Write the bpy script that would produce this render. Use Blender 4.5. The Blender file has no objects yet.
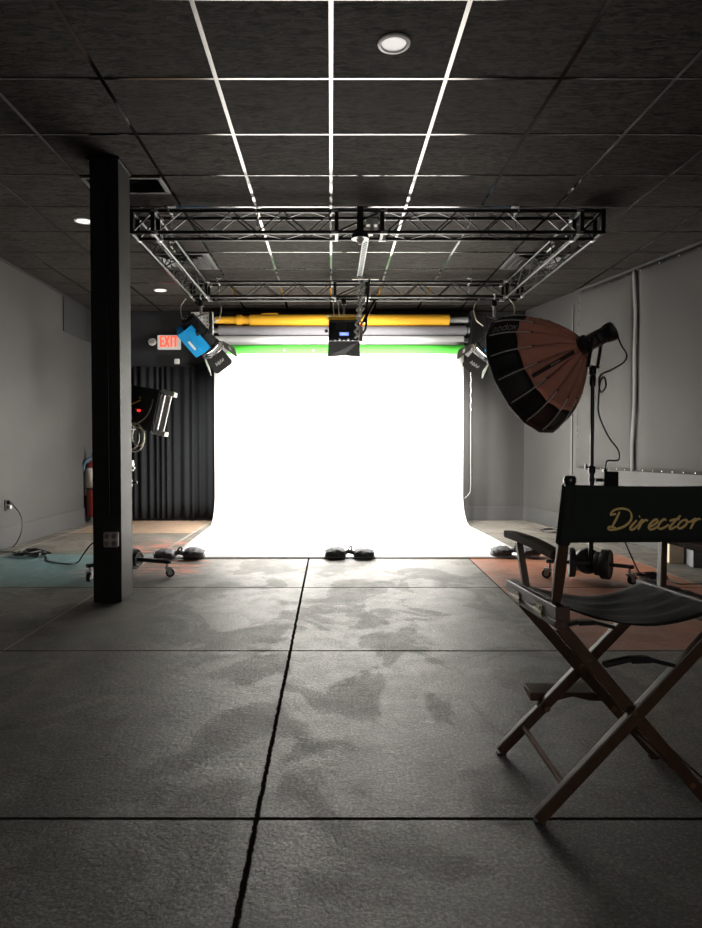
import bpy, bmesh, math, random
from mathutils import Vector, Matrix, Quaternion
random.seed(7)
S = bpy.context.scene
COL = S.collection
PI = math.pi
R = math.radians

# ------------------------------------------------------------------ measuring helpers
FOC, PPX, PPY = 645.0, 331.0, 464.0
CAM_H, CEIL = 1.065, 3.022
TH = math.atan(17 / 645)

def ray(px, py):
    u, v = (px - PPX) / FOC, (PPY - py) / FOC
    return Vector((u, math.cos(TH) + v * math.sin(TH), -math.sin(TH) + v * math.cos(TH)))

def at_h(px, py, h=0.0):
    d = ray(px, py)
    t = (h - CAM_H) / d.z
    return Vector((0, 0, CAM_H)) + d * t

def at_y(px, py, Y):
    d = ray(px, py)
    return Vector((0, 0, CAM_H)) + d * (Y / d.y)

# ------------------------------------------------------------------ materials
class Nodes:
    def __init__(s, name):
        s.m = bpy.data.materials.new(name)
        s.m.use_nodes = True
        s.t = s.m.node_tree
        s.b = s.t.nodes['Principled BSDF']
        s.pos = None
    def n(s, typ, **kw):
        x = s.t.nodes.new(typ)
        for k, v in kw.items():
            setattr(x, k, v)
        return x
    def l(s, a, b):
        s.t.links.new(a, b)
    def val(s, x, sock):
        if isinstance(x, (int, float)):
            sock.default_value = x
        else:
            s.l(x, sock)
    def math(s, op, a, b=0.0, c=None):
        x = s.n('ShaderNodeMath', operation=op)
        s.val(a, x.inputs[0]); s.val(b, x.inputs[1])
        if c is not None:
            s.val(c, x.inputs[2])
        return x.outputs[0]
    def position(s):
        if s.pos is None:
            g = s.n('ShaderNodeNewGeometry')
            s.pos = g.outputs['Position']
            sep = s.n('ShaderNodeSeparateXYZ')
            s.l(s.pos, sep.inputs[0])
            s.x, s.y, s.z = sep.outputs
        return s.pos
    def objcoord(s):
        return s.n('ShaderNodeTexCoord').outputs['Object']
    def noise(s, vec, scale, detail=4, rough=.55, stretch=None, dist=0):
        if stretch:
            mp = s.n('ShaderNodeMapping')
            mp.inputs['Scale'].default_value = stretch
            s.l(vec, mp.inputs['Vector']); vec = mp.outputs[0]
        x = s.n('ShaderNodeTexNoise')
        x.inputs['Scale'].default_value = scale
        x.inputs['Detail'].default_value = detail
        x.inputs['Roughness'].default_value = rough
        x.inputs['Distortion'].default_value = dist
        s.l(vec, x.inputs['Vector'])
        return x.outputs[0]
    def ramp(s, f, a, b):
        x = s.n('ShaderNodeMapRange', interpolation_type='SMOOTHSTEP')
        s.val(f, x.inputs[0])
        x.inputs[1].default_value = a; x.inputs[2].default_value = b
        return x.outputs[0]
    def mix(s, f, a, b):
        x = s.n('ShaderNodeMix', data_type='RGBA')
        s.val(f, x.inputs[0])
        for v, k in ((a, 6), (b, 7)):
            if isinstance(v, tuple):
                x.inputs[k].default_value = (*v, 1)
            else:
                s.l(v, x.inputs[k])
        return x.outputs[2]
    def bump(s, h, strength, dist=.01):
        x = s.n('ShaderNodeBump')
        x.inputs['Strength'].default_value = strength
        x.inputs['Distance'].default_value = dist
        s.l(h, x.inputs['Height'])
        s.l(x.outputs[0], s.b.inputs['Normal'])
    def set(s, **kw):
        for k, v in kw.items():
            k = k.replace('_', ' ')
            if isinstance(v, tuple):
                s.b.inputs[k].default_value = (*v, 1)
            elif isinstance(v, (int, float)):
                s.b.inputs[k].default_value = v
            else:
                s.l(v, s.b.inputs[k])

MATS = {}
def mat(name, col, rough=.5, metal=0.0, vary=.15, scale=14, bump=0.0, stretch=None, emit=None, es=0, spec=.5):
    if name in MATS:
        return MATS[name]
    k = Nodes(name)
    f = k.noise(k.objcoord(), scale, 4, .6, stretch)
    dark = tuple(c * (1 - vary) for c in col)
    lite = tuple(min(1, c * (1 + vary)) for c in col)
    k.set(Base_Color=k.mix(f, dark, lite), Roughness=rough, Metallic=metal)
    k.b.inputs['Specular IOR Level'].default_value = spec
    if bump:
        k.bump(f, bump, .004)
    if emit:
        k.set(Emission_Color=emit, Emission_Strength=es)
    MATS[name] = k.m
    return k.m

# ------------------------------------------------------------------ mesh helpers
class MB:
    def __init__(s):
        s.v, s.f = [], []
    def add(s, vs, fs):
        b = len(s.v)
        s.v += [Vector(p) for p in vs]
        s.f += [tuple(i + b for i in f) for f in fs]
        return s
    def box(s, c, size, rot=None, taper=None):
        c = Vector(c); hx, hy, hz = size[0] / 2, size[1] / 2, size[2] / 2
        vs = []
        for z in (-1, 1):
            tx = ty = 1
            if taper and z > 0:
                tx, ty = taper
            for x, y in ((-1, -1), (1, -1), (1, 1), (-1, 1)):
                p = Vector((x * hx * tx, y * hy * ty, z * hz))
                if rot is not None:
                    p = rot @ p
                vs.append(c + p)
        return s.add(vs, [(3, 2, 1, 0), (4, 5, 6, 7), (0, 1, 5, 4), (1, 2, 6, 5), (2, 3, 7, 6), (3, 0, 4, 7)])
    def bbox(s, lo, hi):
        return s.box([(a + b) / 2 for a, b in zip(lo, hi)], [abs(b - a) for a, b in zip(lo, hi)])
    def bar(s, a, b, w, h, up=(0, 0, 1)):
        """square bar from a to b: w across, h along up"""
        a, b = Vector(a), Vector(b)
        d = (b - a).normalized(); up = Vector(up)
        x = d.cross(up).normalized(); u = x.cross(d).normalized()
        vs = []
        for p in (a, b):
            for i, j in ((-1, -1), (1, -1), (1, 1), (-1, 1)):
                vs.append(p + x * i * w / 2 + u * j * h / 2)
        return s.add(vs, [(0, 1, 2, 3), (7, 6, 5, 4), (1, 0, 4, 5), (2, 1, 5, 6), (3, 2, 6, 7), (0, 3, 7, 4)])
    def tube(s, pts, r, n=8, closed=False):
        pts = [Vector(p) for p in pts]
        m = len(pts)
        rr = r if isinstance(r, (list, tuple)) else [r] * m
        ref = None
        vs = []
        for i, p in enumerate(pts):
            if closed:
                d = pts[(i + 1) % m] - pts[i - 1]
            else:
                d = pts[min(i + 1, m - 1)] - pts[max(i - 1, 0)]
            d = d.normalized() if d.length > 1e-9 else Vector((0, 0, 1))
            if ref is None:
                ref = Vector((0, 0, 1)) if abs(d.z) < .9 else Vector((1, 0, 0))
            x = d.cross(ref)
            if x.length < 1e-6:
                x = d.cross(Vector((0, 1, 0)))
            x.normalize(); y = x.cross(d).normalized(); ref = y
            for k in range(n):
                a = 2 * PI * k / n
                vs.append(p + (x * math.cos(a) + y * math.sin(a)) * rr[i])
        fs = []
        for i in range(m if closed else m - 1):
            j = (i + 1) % m
            for k in range(n):
                k2 = (k + 1) % n
                fs.append((i * n + k2, i * n + k, j * n + k, j * n + k2))
        if not closed:
            fs.append(tuple(range(n)))
            fs.append(tuple((m - 1) * n + k for k in reversed(range(n))))
        return s.add(vs, fs)
    def cyl(s, a, b, r, n=16, r2=None):
        return s.tube([a, b], [r, r if r2 is None else r2], n)
    def lathe(s, prof, n=24, M=None):
        """prof = [(radius, height)] about +Z, M places it"""
        vs, fs = [], []
        for r, z in prof:
            for k in range(n):
                a = 2 * PI * k / n
                p = Vector((r * math.cos(a), r * math.sin(a), z))
                vs.append(M @ p if M is not None else p)
        for i in range(len(prof) - 1):
            for k in range(n):
                k2 = (k + 1) % n
                fs.append((i * n + k, i * n + k2, (i + 1) * n + k2, (i + 1) * n + k))
        fs.append(tuple(reversed(range(n))))
        fs.append(tuple((len(prof) - 1) * n + k for k in range(n)))
        return s.add(vs, fs)
    def grid(s, rows, thick=None):
        """rows of points -> surface"""
        nr, nc = len(rows), len(rows[0])
        vs = [p for r in rows for p in r]
        fs = [(i * nc + j, i * nc + j + 1, (i + 1) * nc + j + 1, (i + 1) * nc + j) for i in range(nr - 1) for j in range(nc - 1)]
        return s.add(vs, fs)
    def build(s, name, m, parent=None, world=False, smooth=False, bevel=0, solid=0, sub=0, offset=0):
        if world and parent is not None:
            q, off = parent, Vector()
            while q is not None:
                off += q.location; q = q.parent
            s.v = [v - off for v in s.v]
        me = bpy.data.meshes.new(name)
        me.from_pydata([tuple(v) for v in s.v], [], s.f)
        me.update()
        bm = bmesh.new(); bm.from_mesh(me)
        if solid == 0:
            bmesh.ops.recalc_face_normals(bm, faces=bm.faces)
        bm.to_mesh(me); bm.free()
        me.materials.append(m)
        if smooth:
            for p in me.polygons:
                p.use_smooth = True
            try:
                me.set_sharp_from_angle(angle=R(40))
            except Exception:
                pass
        o = bpy.data.objects.new(name, me)
        COL.objects.link(o)
        o.parent = parent
        if solid:
            d = o.modifiers.new('thickness', 'SOLIDIFY'); d.thickness = solid; d.offset = offset
        if bevel:
            d = o.modifiers.new('bevel', 'BEVEL'); d.width = bevel; d.segments = 2; d.limit_method = 'ANGLE'
        if sub:
            d = o.modifiers.new('subdivision', 'SUBSURF'); d.levels = sub; d.render_levels = sub
        return o

def spline(pts, n=8, closed=False):
    pts = [Vector(p) for p in pts]
    out, m = [], len(pts)
    for i in range(m if closed else m - 1):
        if closed:
            p0, p1, p2, p3 = pts[i - 1], pts[i], pts[(i + 1) % m], pts[(i + 2) % m]
        else:
            p0, p1, p2, p3 = pts[max(i - 1, 0)], pts[i], pts[i + 1], pts[min(i + 2, m - 1)]
        for k in range(n):
            t = k / n
            out.append(.5 * ((2 * p1) + (p2 - p0) * t + (2 * p0 - 5 * p1 + 4 * p2 - p3) * t * t + (3 * p1 - p0 - 3 * p2 + p3) * t ** 3))
    if not closed:
        out.append(pts[-1])
    return out

def tag(o, label, cat, group=None):
    o['label'] = label; o['category'] = cat
    if group:
        o['group'] = group
    return o

def thing(name, label, cat, loc=(0, 0, 0), group=None, rot=None):
    o = bpy.data.objects.new(name, None)
    o.empty_display_size = .1
    COL.objects.link(o)
    o.location = loc
    if rot is not None:
        o.rotation_mode = 'QUATERNION'; o.rotation_quaternion = rot
    return tag(o, label, cat, group)

def struct(o):
    o['kind'] = 'structure'
    return o

def copy_tree(o, parent=None):
    c = o.copy()
    COL.objects.link(c)
    c.parent = parent
    for ch in list(o.children):
        copy_tree(ch, c)
    return c

def ribbon(mb, pts, width, place, depth=0.0):
    """pts: 2D polyline; width(u, d) -> half width; place(x, y) -> 3D"""
    n = len(pts)
    a, b = [], []
    for i, p in enumerate(pts):
        d = Vector(pts[min(i + 1, n - 1)]) - Vector(pts[max(i - 1, 0)])
        d = d.normalized() if d.length > 1e-9 else Vector((1, 0))
        w = width(i / (n - 1), d)
        nx, ny = -d[1] * w, d[0] * w
        a.append(place(p[0] + nx, p[1] + ny)); b.append(place(p[0] - nx, p[1] - ny))
    mb.grid([a, b])

def spline2(pts, n=8):
    return [(p.x, p.y) for p in spline([(x, y, 0) for x, y in pts], n)]

# ------------------------------------------------------------------ material palette
BLACK = mat('black_satin_metal', (.012, .012, .013), .32, .0, .2)
BLACKM = mat('black_matte', (.010, .010, .011), .7)
TRUSS = mat('black_powder_coat', (.016, .0155, .015), .3, .25)
STEEL = mat('zinc_steel', (.50, .50, .49), .35, .4)
CHROME = mat('bright_steel', (.65, .65, .63), .2, 1.0)
WHITEP = mat('white_plastic', (.75, .74, .70), .45)
BLUE = mat('cyan_blue_paint', (.005, .30, .66), .35, 0, .1)
RUBBER = mat('black_rubber', (.018, .018, .018), .6)
CABLE = mat('cable_rubber', (.015, .015, .015), .5)
SILVERCABLE = mat('steel_safety_cable', (.6, .56, .46), .35, .5)
YELLOW = mat('yellow_paper', (.82, .42, .02), .7, 0, .05)
GREYPAPER = mat('grey_paper', (.25, .24, .26), .8, 0, .05)
WHITEROLL = mat('white_roll_paper', (.74, .74, .73), .8, 0, .03)
GREENPAPER = mat('green_paper', (.05, .42, .03), .75, 0, .08)
PAPER = mat('white_seamless_paper', (.84, .83, .82), .85, 0, .01, spec=.2)
WOODD = mat('dark_walnut', (.070, .036, .022), .36, 0, .45, 30, .1, (1, 1, .12), spec=.35)
WOODL = mat('pale_pine', (.72, .57, .40), .6, 0, .2, 20, .1, (.3, 1, 1))
CANVAS = mat('black_green_canvas', (.009, .014, .011), .9, 0, .25, 300, .2)
LEATHER = mat('black_seat_sling', (.008, .0075, .0075), .55, 0, .3, 40, .25, spec=.15)
WOODA = mat('worn_dark_arm_wood', (.075, .042, .027), .8, 0, .4, 30, .1, (1, .12, 1), spec=.05)
GOLD = mat('gold_print', (.72, .50, .20), .6, 0, .15, 60)
BRASS = mat('aged_brass', (.16, .12, .06), .4, .8, .3)
BROWNF = mat('brown_softbox_fabric', (.11, .06, .048), .55, 0, .2, 30, .3)
def translucent(m, col, amount):
    nt = m.node_tree; b = nt.nodes['Principled BSDF']; out = nt.nodes['Material Output']
    tr = nt.nodes.new('ShaderNodeBsdfTranslucent'); tr.inputs[0].default_value = (*col, 1)
    mx = nt.nodes.new('ShaderNodeMixShader'); mx.inputs[0].default_value = amount
    nt.links.new(b.outputs[0], mx.inputs[1]); nt.links.new(tr.outputs[0], mx.inputs[2]); nt.links.new(mx.outputs[0], out.inputs[0])
translucent(BROWNF, (.46, .29, .24), .34)
BLACKF = mat('black_softbox_fabric', (.013, .012, .012), .6, 0, .2, 40, .2)
SEAM = mat('grey_seam_tape', (.6, .6, .62), .35)
DIFF = mat('white_diffuser', (.7, .7, .7), .8)
BAG = mat('charcoal_sandbag_nylon', (.055, .057, .062), .7, 0, .3, 20, .5)
REDP = mat('fire_red_paint', (.15, .012, .009), .4)
LABELP = mat('pale_label', (.42, .38, .34), .6)
PLATE = mat('grey_cast_plate', (.05, .05, .052), .5, .2, .3)
CURT = mat('black_curtain_cloth', (.0085, .0095, .0105), .9, 0, .15, spec=.2)
OUTLET = mat('grey_outlet', (.50, .46, .43), .5)
SLOT = mat('black_slot', (.004, .004, .004), .7)
WHITEMETAL = mat('pale_enamel_metal', (.84, .82, .78), .4, 0)
RED = mat('red_plastic', (.7, .03, .02), .4)
GREYBOX = mat('grey_painted_board', (.16, .17, .18), .7)
LEDR = mat('red_led', (.5, 0, 0), .5, emit=(1, .03, .03), es=1.5)
LCD = mat('blue_display', (.05, .08, .3), .4, emit=(.28, .42, 1.0), es=1.0)
LENS = mat('lit_lens', (.8, .8, .8), .3, emit=(1, .98, .95), es=12)
EXITR = mat('exit_red', (.8, .1, .05), .5, emit=(1, .17, .08), es=.75)
LAMPW = mat('downlight_glow', (.8, .78, .75), .4, emit=(1, .95, .88), es=1.6)
LAMPD = mat('downlight_dim', (.75, .73, .72), .4, emit=(1, .95, .93), es=.42)
WHITEPRINT = mat('white_print', (.8, .8, .78), .6)

def wall_mat(name, col, vary=.14):
    k = Nodes(name)
    p = k.position()
    f = k.noise(p, .9, 5, .6)
    g = k.noise(p, 60, 3, .6)
    c = k.mix(k.ramp(f, .3, .7), tuple(v * (1 - vary) for v in col), tuple(v * (1 + vary) for v in col))
    sc = k.ramp(k.noise(p, 3.5, 6, .7, (1, 1, .35)), .60, .72)
    c = k.mix(k.math('MULTIPLY', sc, .25), c, tuple(v * 1.7 for v in col))
    k.set(Base_Color=c, Roughness=.62)
    k.bump(g, .12, .003)
    return k.m
WALL = wall_mat('grey_wall_paint', (.037, .0355, .0335))
WALLB = wall_mat('black_wall_paint', (.016, .016, .018))
BASEB = wall_mat('grey_baseboard_paint', (.042, .042, .041))
DARKTRIM = wall_mat('black_trim_paint', (.014, .014, .014))

def felt_mat():
    k = Nodes('grey_wall_felt')
    p = k.position()
    f = k.noise(p, .8, 3, .5, (1, 1, .6))
    g = k.noise(p, 40, 3, .6, (1, 1, 8))
    k.set(Base_Color=k.mix(f, (.030, .029, .0275), (.050, .048, .045)), Roughness=.8)
    k.bump(g, .25, .004)
    return k.m
FELT = felt_mat()

def ceil_mat():
    k = Nodes('charcoal_ceiling_tile')
    p = k.position()
    f = k.noise(p, 22, 8, .75, (.4, 1.6, 1), 1.5)
    g = k.noise(p, 1.3, 3, .5)
    c = k.mix(k.ramp(f, .36, .64), (.008, .0071, .0064), (.046, .0405, .0365))
    c = k.mix(k.math('MULTIPLY', g, .3), c, (.026, .0232, .021))
    k.b.inputs['Specular IOR Level'].default_value = .03
    k.set(Base_Color=c, Roughness=.75)
    k.bump(f, .35, .005)
    return k.m
TILE = ceil_mat()
TBAR = mat('glossy_dark_tbar', (.12, .117, .112), .13, 1.0, .05)

def floor_mat():
    k = Nodes('sealed_concrete')
    p = k.position()
    X, Y = k.x, k.y
    n1 = k.noise(p, .9, 6, .6, None, .4)
    n2 = k.noise(p, 7, 6, .65)
    n3 = k.noise(p, 95, 6, .75)
    n5 = k.noise(p, 2.1, 7, .62, (1, .8, 1), .7)
    n4 = k.noise(p, 34, 6, .68, None, .4)
    c = k.mix(k.ramp(n1, .32, .66), (.070, .062, .051), (.185, .165, .136))
    c = k.mix(k.math('MULTIPLY', k.ramp(n2, .42, .62), .5), c, (.075, .071, .063))
    c = k.mix(k.math('MULTIPLY', k.ramp(n5, .50, .54), .34), c, (.062, .055, .045))
    c = k.mix(k.math('MULTIPLY', k.ramp(n3, .47, .56), .72), c, (.042, .039, .034))
    c = k.mix(k.math('MULTIPLY', k.ramp(n3, .45, .38), .45), c, (.30, .28, .25))
    wob = k.math('MULTIPLY', k.math('SUBTRACT', n2, .5), .05)
    def rect(x0, x1, y0, y1, soft=.012, w=None):
        xx = k.math('ADD', X, wob if w is None else w); yy = k.math('ADD', Y, wob if w is None else w)
        a = k.ramp(xx, x0 - soft, x0 + soft); b = k.math('SUBTRACT', 1, k.ramp(xx, x1 - soft, x1 + soft))
        e = k.ramp(yy, y0 - soft, y0 + soft); d = k.math('SUBTRACT', 1, k.ramp(yy, y1 - soft, y1 + soft))
        return k.math('MULTIPLY', k.math('MULTIPLY', a, b), k.math('MULTIPLY', e, d))
    worn = k.ramp(k.noise(p, 3.0, 6, .7), .30, .62)
    def over(c, mask, col, wear=.35):
        m = k.math('MULTIPLY', mask, k.math('SUBTRACT', 1, k.math('MULTIPLY', worn, wear)))
        return k.mix(m, c, k.mix(n4, tuple(v * .75 for v in col), tuple(v * 1.2 for v in col)))
    c = over(c, rect(-3.22, -1.735, 4.885, 6.39), (.085, .165, .17), .30)         # teal
    c = over(c, rect(-3.22, -1.735, 7.93, 9.5), (.20, .135, .09), .25)           # brown
    # orange pair of slabs, right of a slightly skew joint
    jx = k.math('ADD', 1.235, k.math('MULTIPLY', k.math('SUBTRACT', Y, 3.39), .03))
    om = rect(1.0, 2.84, 3.36, 6.40)
    om = k.math('MULTIPLY', om, k.math('GREATER_THAN', X, jx))
    c = over(c, om, (.36, .115, .05), .42)
    red = k.ramp(k.noise(p, 5.5, 5, .6, (.5, 2.2, 1), 1.0), .53, .60)
    rm = k.math('MULTIPLY', rect(-2.15, -1.15, 5.25, 7.4, .12), red)
    c = k.mix(k.math('MULTIPLY', rm, .8), c, (.52, .15, .10))
    # joints
    jn = k.math('MULTIPLY', k.math('SUBTRACT', k.noise(p, 22, 5, .75), .5), .022)
    def line(d, w):
        return k.math('SUBTRACT', 1, k.ramp(k.math('ABSOLUTE', d), w * .6, w))
    dx = k.math('ADD', k.math('SUBTRACT', X, -.213), jn)
    ym = k.math('SUBTRACT', k.math('FLOORED_MODULO', k.math('ADD', k.math('SUBTRACT', Y, 1.82), .762), 1.524), .762)
    dy = k.math('ADD', ym, k.math('MULTIPLY', jn, .5))
    jm = k.math('MAXIMUM', line(dx, .0095), line(dy, .009))
    jm = k.math('MAXIMUM', jm, line(k.math('SUBTRACT', X, jx), .006))
    pale = k.math('MAXIMUM', line(k.math('SUBTRACT', X, -1.714), .008), line(k.math('SUBTRACT', X, 2.845), .008))
    pale = k.math('MAXIMUM', pale, line(k.math('SUBTRACT', X, -3.23), .012))
    c = k.mix(k.math('MULTIPLY', pale, .7), c, (.42, .36, .29))
    c = k.mix(jm, c, (.020, .016, .012))
    # scratches and chips
    chip = k.ramp(k.noise(p, 11, 6, .75, (.5, 1.5, 1), 1.2), .66, .72)
    c = k.mix(k.math('MULTIPLY', chip, .55), c, (.045, .042, .038))
    rg = k.math('ADD', k.math('ADD', .37, k.math('MULTIPLY', n2, .22)), k.math('MULTIPLY', k.ramp(n5, .50, .54), .10))
    rg = k.math('ADD', rg, k.math('MULTIPLY', jm, .5))
    k.set(Base_Color=c, Roughness=rg)
    k.val(k.math('MULTIPLY', k.math('SUBTRACT', 1, jm), .5), k.b.inputs['Specular IOR Level'])
    h = k.math('ADD', k.math('MULTIPLY', n3, .5), k.math('MULTIPLY', n4, .8))
    h = k.math('SUBTRACT', h, k.math('MULTIPLY', chip, .8))
    h = k.math('SUBTRACT', h, k.math('MULTIPLY', jm, 2.0))
    k.bump(h, .6, .008)
    return k.m
FLOOR = floor_mat()

# ------------------------------------------------------------------ the room
BY = 9.35                      # back wall
Y0 = -3.0                      # wall behind the camera
XL = -3.43
def xr(y):
    return 4.90 - .225 * y
XR0 = xr(Y0)
T = .15
struct(MB().bbox((XL - .3, Y0 - .3, -.12), (XR0 + .3, BY + .3, 0)).build('floor', FLOOR))
struct(MB().bbox((XL - .3, Y0 - .3, CEIL), (XR0 + .3, BY + .3, CEIL + .1)).build('ceiling', TILE))
struct(MB().bbox((XL - T, Y0, 0), (XL, BY, CEIL)).build('wall_left', WALL))
struct(MB().bbox((XL - T, BY, 0), (XR0, BY + T, CEIL)).build('wall_back', WALL))
struct(MB().bbox((XL - T, Y0 - T, 0), (XR0 + T, Y0, CEIL)).build('wall_front', WALL))
mb = MB()
vs = [(xr(BY), BY, 0), (xr(Y0), Y0, 0), (xr(Y0) + T, Y0, 0), (xr(BY) + T, BY, 0)]
mb.add(vs + [(x, y, CEIL) for x, y, z in vs], [(0, 1, 2, 3), (7, 6, 5, 4), (0, 4, 5, 1), (1, 5, 6, 2), (2, 6, 7, 3), (3, 7, 4, 0)])
struct(mb.build('wall_right', WALL))

# ceiling grid of metal T-bars
mb = MB()
for i in range(-5, 9):
    x = .61 * i
    if XL < x:
        y1 = min(BY, (4.90 - x) / .225)
        if y1 > Y0:
            mb.bbox((x - .011, Y0, CEIL - .004), (x + .011, y1, CEIL + .002))
k = -9
while 2.868 + .61 * k < BY:
    y = 2.868 + .61 * k
    if y > Y0:
        mb.bbox((XL, y - .0085, CEIL - .0035), (xr(y), y + .0085, CEIL + .002))
    k += 1
struct(mb.build('trim_1', TBAR))
# wall angle round the ceiling
mb = MB()
mb.bbox((XL, Y0, CEIL - .02), (XL + .02, BY, CEIL))
mb.bbox((XL, BY - .02, CEIL - .02), (xr(BY), BY, CEIL))
struct(mb.build('trim_2', DARKTRIM))

# baseboards
struct(MB().bbox((XL, Y0, 0), (XL + .014, BY, .22)).build('baseboard_left', BASEB, bevel=.004))
struct(MB().bbox((XL, BY - .014, 0), (xr(BY), BY, .20)).build('baseboard_back', BASEB, bevel=.004))
def along_right(y0, y1, off0, off1, z0, z1):
    n = Vector((-1, -.225, 0)).normalized()
    m = MB()
    a, b = Vector((xr(y0), y0, 0)), Vector((xr(y1), y1, 0))
    ps = [a + n * off0, b + n * off0, b + n * off1, a + n * off1]
    vs = [(p.x, p.y, z0) for p in ps] + [(p.x, p.y, z1) for p in ps]
    return m.add(vs, [(0, 1, 2, 3), (7, 6, 5, 4), (0, 4, 5, 1), (1, 5, 6, 2), (2, 6, 7, 3), (3, 7, 4, 0)])
struct(along_right(Y0, BY - .01, 0, .014, 0, .20).build('baseboard_right', BASEB, bevel=.004))

# black painted header above the curtain, and its return along the left wall
struct(MB().bbox((XL, BY - .012, 2.24), (-1.5, BY, CEIL - .02)).build('trim_3', WALLB))
struct(MB().bbox((XL, 8.3, 2.55), (XL + .012, BY - .012, CEIL - .02)).build('trim_4', wall_mat('dark_grey_band', (.022, .022, .023))))
# pale corner bead on the right wall
struct(along_right(8.17, 8.20, 0, .012, 0, 2.85).build('trim_5', wall_mat('pale_corner_paint', (.075, .075, .072))))

# column with its conduit
cx0, cx1, cy0, cy1 = -1.632, -1.437, 4.405, 4.655
col = struct(MB().bbox((cx0, cy0, 0), (cx1, cy1, CEIL)).build('pillar', mat('black_column_paint', (.030, .0285, .027), .6, 0, .2, 5, spec=.15), bevel=.004))
mb = MB(); mb.cyl((-1.512, cy0 - .009, .60), (-1.512, cy0 - .009, CEIL - .03), .009, 10)
mb.build('conduit', BLACK, col, smooth=True)
mb = MB(); mb.bbox((cx0 - .012, cy0 - .012, CEIL - .022), (cx1 + .012, cy1 + .012, CEIL - .001))
mb.build('collar', BLACK, col)
# four-gang outlet on the column
oc = at_y(112.3, 539, cy0)
t = thing('outlet_box', 'grey square four-socket outlet box low on the black column', 'outlet', (oc.x, cy0, oc.z))
MB().box((0, -.020, 0), (.100, .039, .105)).build('box', OUTLET, t, bevel=.01)
for i in (-1, 1):
    for j in (-1, 1):
        M = Matrix.Translation((i * .024, -.040, j * .025)) @ Matrix.Rotation(PI / 2, 4, 'X')
        m = MB(); m.lathe([(.019, 0), (.019, .004), (.017, .006)], 16, M)
        s_ = m.build('socket', mat('brown_socket', (.24, .20, .17), .5), t)
        m = MB()
        m.box((i * .024 - .006, -.0465, j * .025 + .003), (.003, .002, .010)); m.box((i * .024 + .006, -.0465, j * .025 + .003), (.003, .002, .010))
        m.box((i * .024, -.0465, j * .025 - .008), (.005, .002, .005))
        m.build('slot', SLOT, s_)

# ------------------------------------------------------------------ curtain
mb = MB()
rows = []
for zz in range(9):
    f = zz / 8
    z = 2.215 - f * (2.215 - .03)
    row = []
    for i in range(331):
        x = -3.40 + i * (1.86 / 330)
        ph = x * 58 + 2.2 * math.sin(x * 5) + 1.2 * math.sin(x * 13)
        amp = .010 + .010 * min(1, f * 1.5)
        y = BY - .075 + amp * math.sin(ph) + .012 * math.sin(x * 17 + f * 1.2)
        row.append((x, y, z + .006 * math.sin(ph * .5)))
    rows.append(row)
mb.grid(rows)
t = thing('curtain', 'black pleated floor-length curtain hanging on the back wall under the exit sign', 'curtain', (-2.5, BY - .07, 0))
mb.build('cloth', CURT, t, world=True, smooth=True, solid=.004)
MB().bbox((-3.41, BY - .055, 2.205), (-1.54, BY - .013, 2.238)).build('track', BLACKM, t, world=True)

# ------------------------------------------------------------------ felt covering on the right wall
ty0, ty1 = 2.4, 8.08
t = thing('wall_felt', 'grey felt sheet tacked over the upper part of the right wall', 'wall covering', (xr(6), 6, .8))
n_in = Vector((-1, -.225, 0)).normalized()
def felt_pt(y, z, off):
    return Vector((xr(y), y, z)) + n_in * off
def felt_off(y, z):
    return .030 + .010 * math.sin(y * 3.1 + z * .8) * math.sin(z * 1.7) + .008 * math.sin(y * 7 - z * 2.2) * (.4 + max(0, 1.6 - z)) * .7
seam_y = 7.03
for a, b in ((ty0, seam_y - .02), (seam_y + .02, ty1)):
    mb = MB()
    rows = []
    nz, ny = 36, int((b - a) / .08) + 2
    for i in range(nz + 1):
        z = .80 + (CEIL - .035 - .80) * i / nz
        row = []
        for j in range(ny + 1):
            y = a + (b - a) * j / ny
            e = min(1, min(i, nz - i) / 2, min(j, ny - j) / 2)
            row.append(felt_pt(y, z, .006 + (felt_off(y, z) - .006) * e))
        rows.append(row)
    mb.grid(rows)
    mb.build('felt_panel', FELT, t, world=True, smooth=True, solid=.005)
mb = MB()
rows = []
for i in range(40):
    z = .80 + (CEIL - .04 - .80) * i / 39
    wv = .014 * math.sin(z * 2.3) + .008 * math.sin(z * 7)
    rows.append([felt_pt(seam_y - .028 + wv, z, .030), felt_pt(seam_y + wv, z, .034 + .004 * math.sin(z * 9)), felt_pt(seam_y + .028 + wv, z, .030)])
mb.grid(rows)
mb.build('seam_flap', mat('pale_felt_edge', (.10, .097, .092), .8), t, world=True, smooth=True, solid=.006)
tk = []
for i in range(24):
    tk.append((ty1 - .06 - i * .14 - .02 * random.random(), .815))
for i in range(20):
    tk.append((ty1 - .06 - i * .26 - .05 * random.random(), CEIL - .06))
for i in range(7):
    tk.append((ty1 - .03, .9 + i * .07)); tk.append((ty1 - .03, 2.3 + i * .09))
tack_m = None
for y, z in tk:
    if tack_m is None:
        M = Matrix.Rotation(-PI / 2, 4, 'Y')
        m = MB(); m.lathe([(.010, 0), (.010, .003), (.006, .006), (.001, .007)], 10, M)
        tack = m.build('tack', CHROME, t)
        tack_m = tack
    else:
        tack = tack_m.copy(); COL.objects.link(tack)
    tack.location = felt_pt(y, z, .013) - Vector(t.location)

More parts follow.
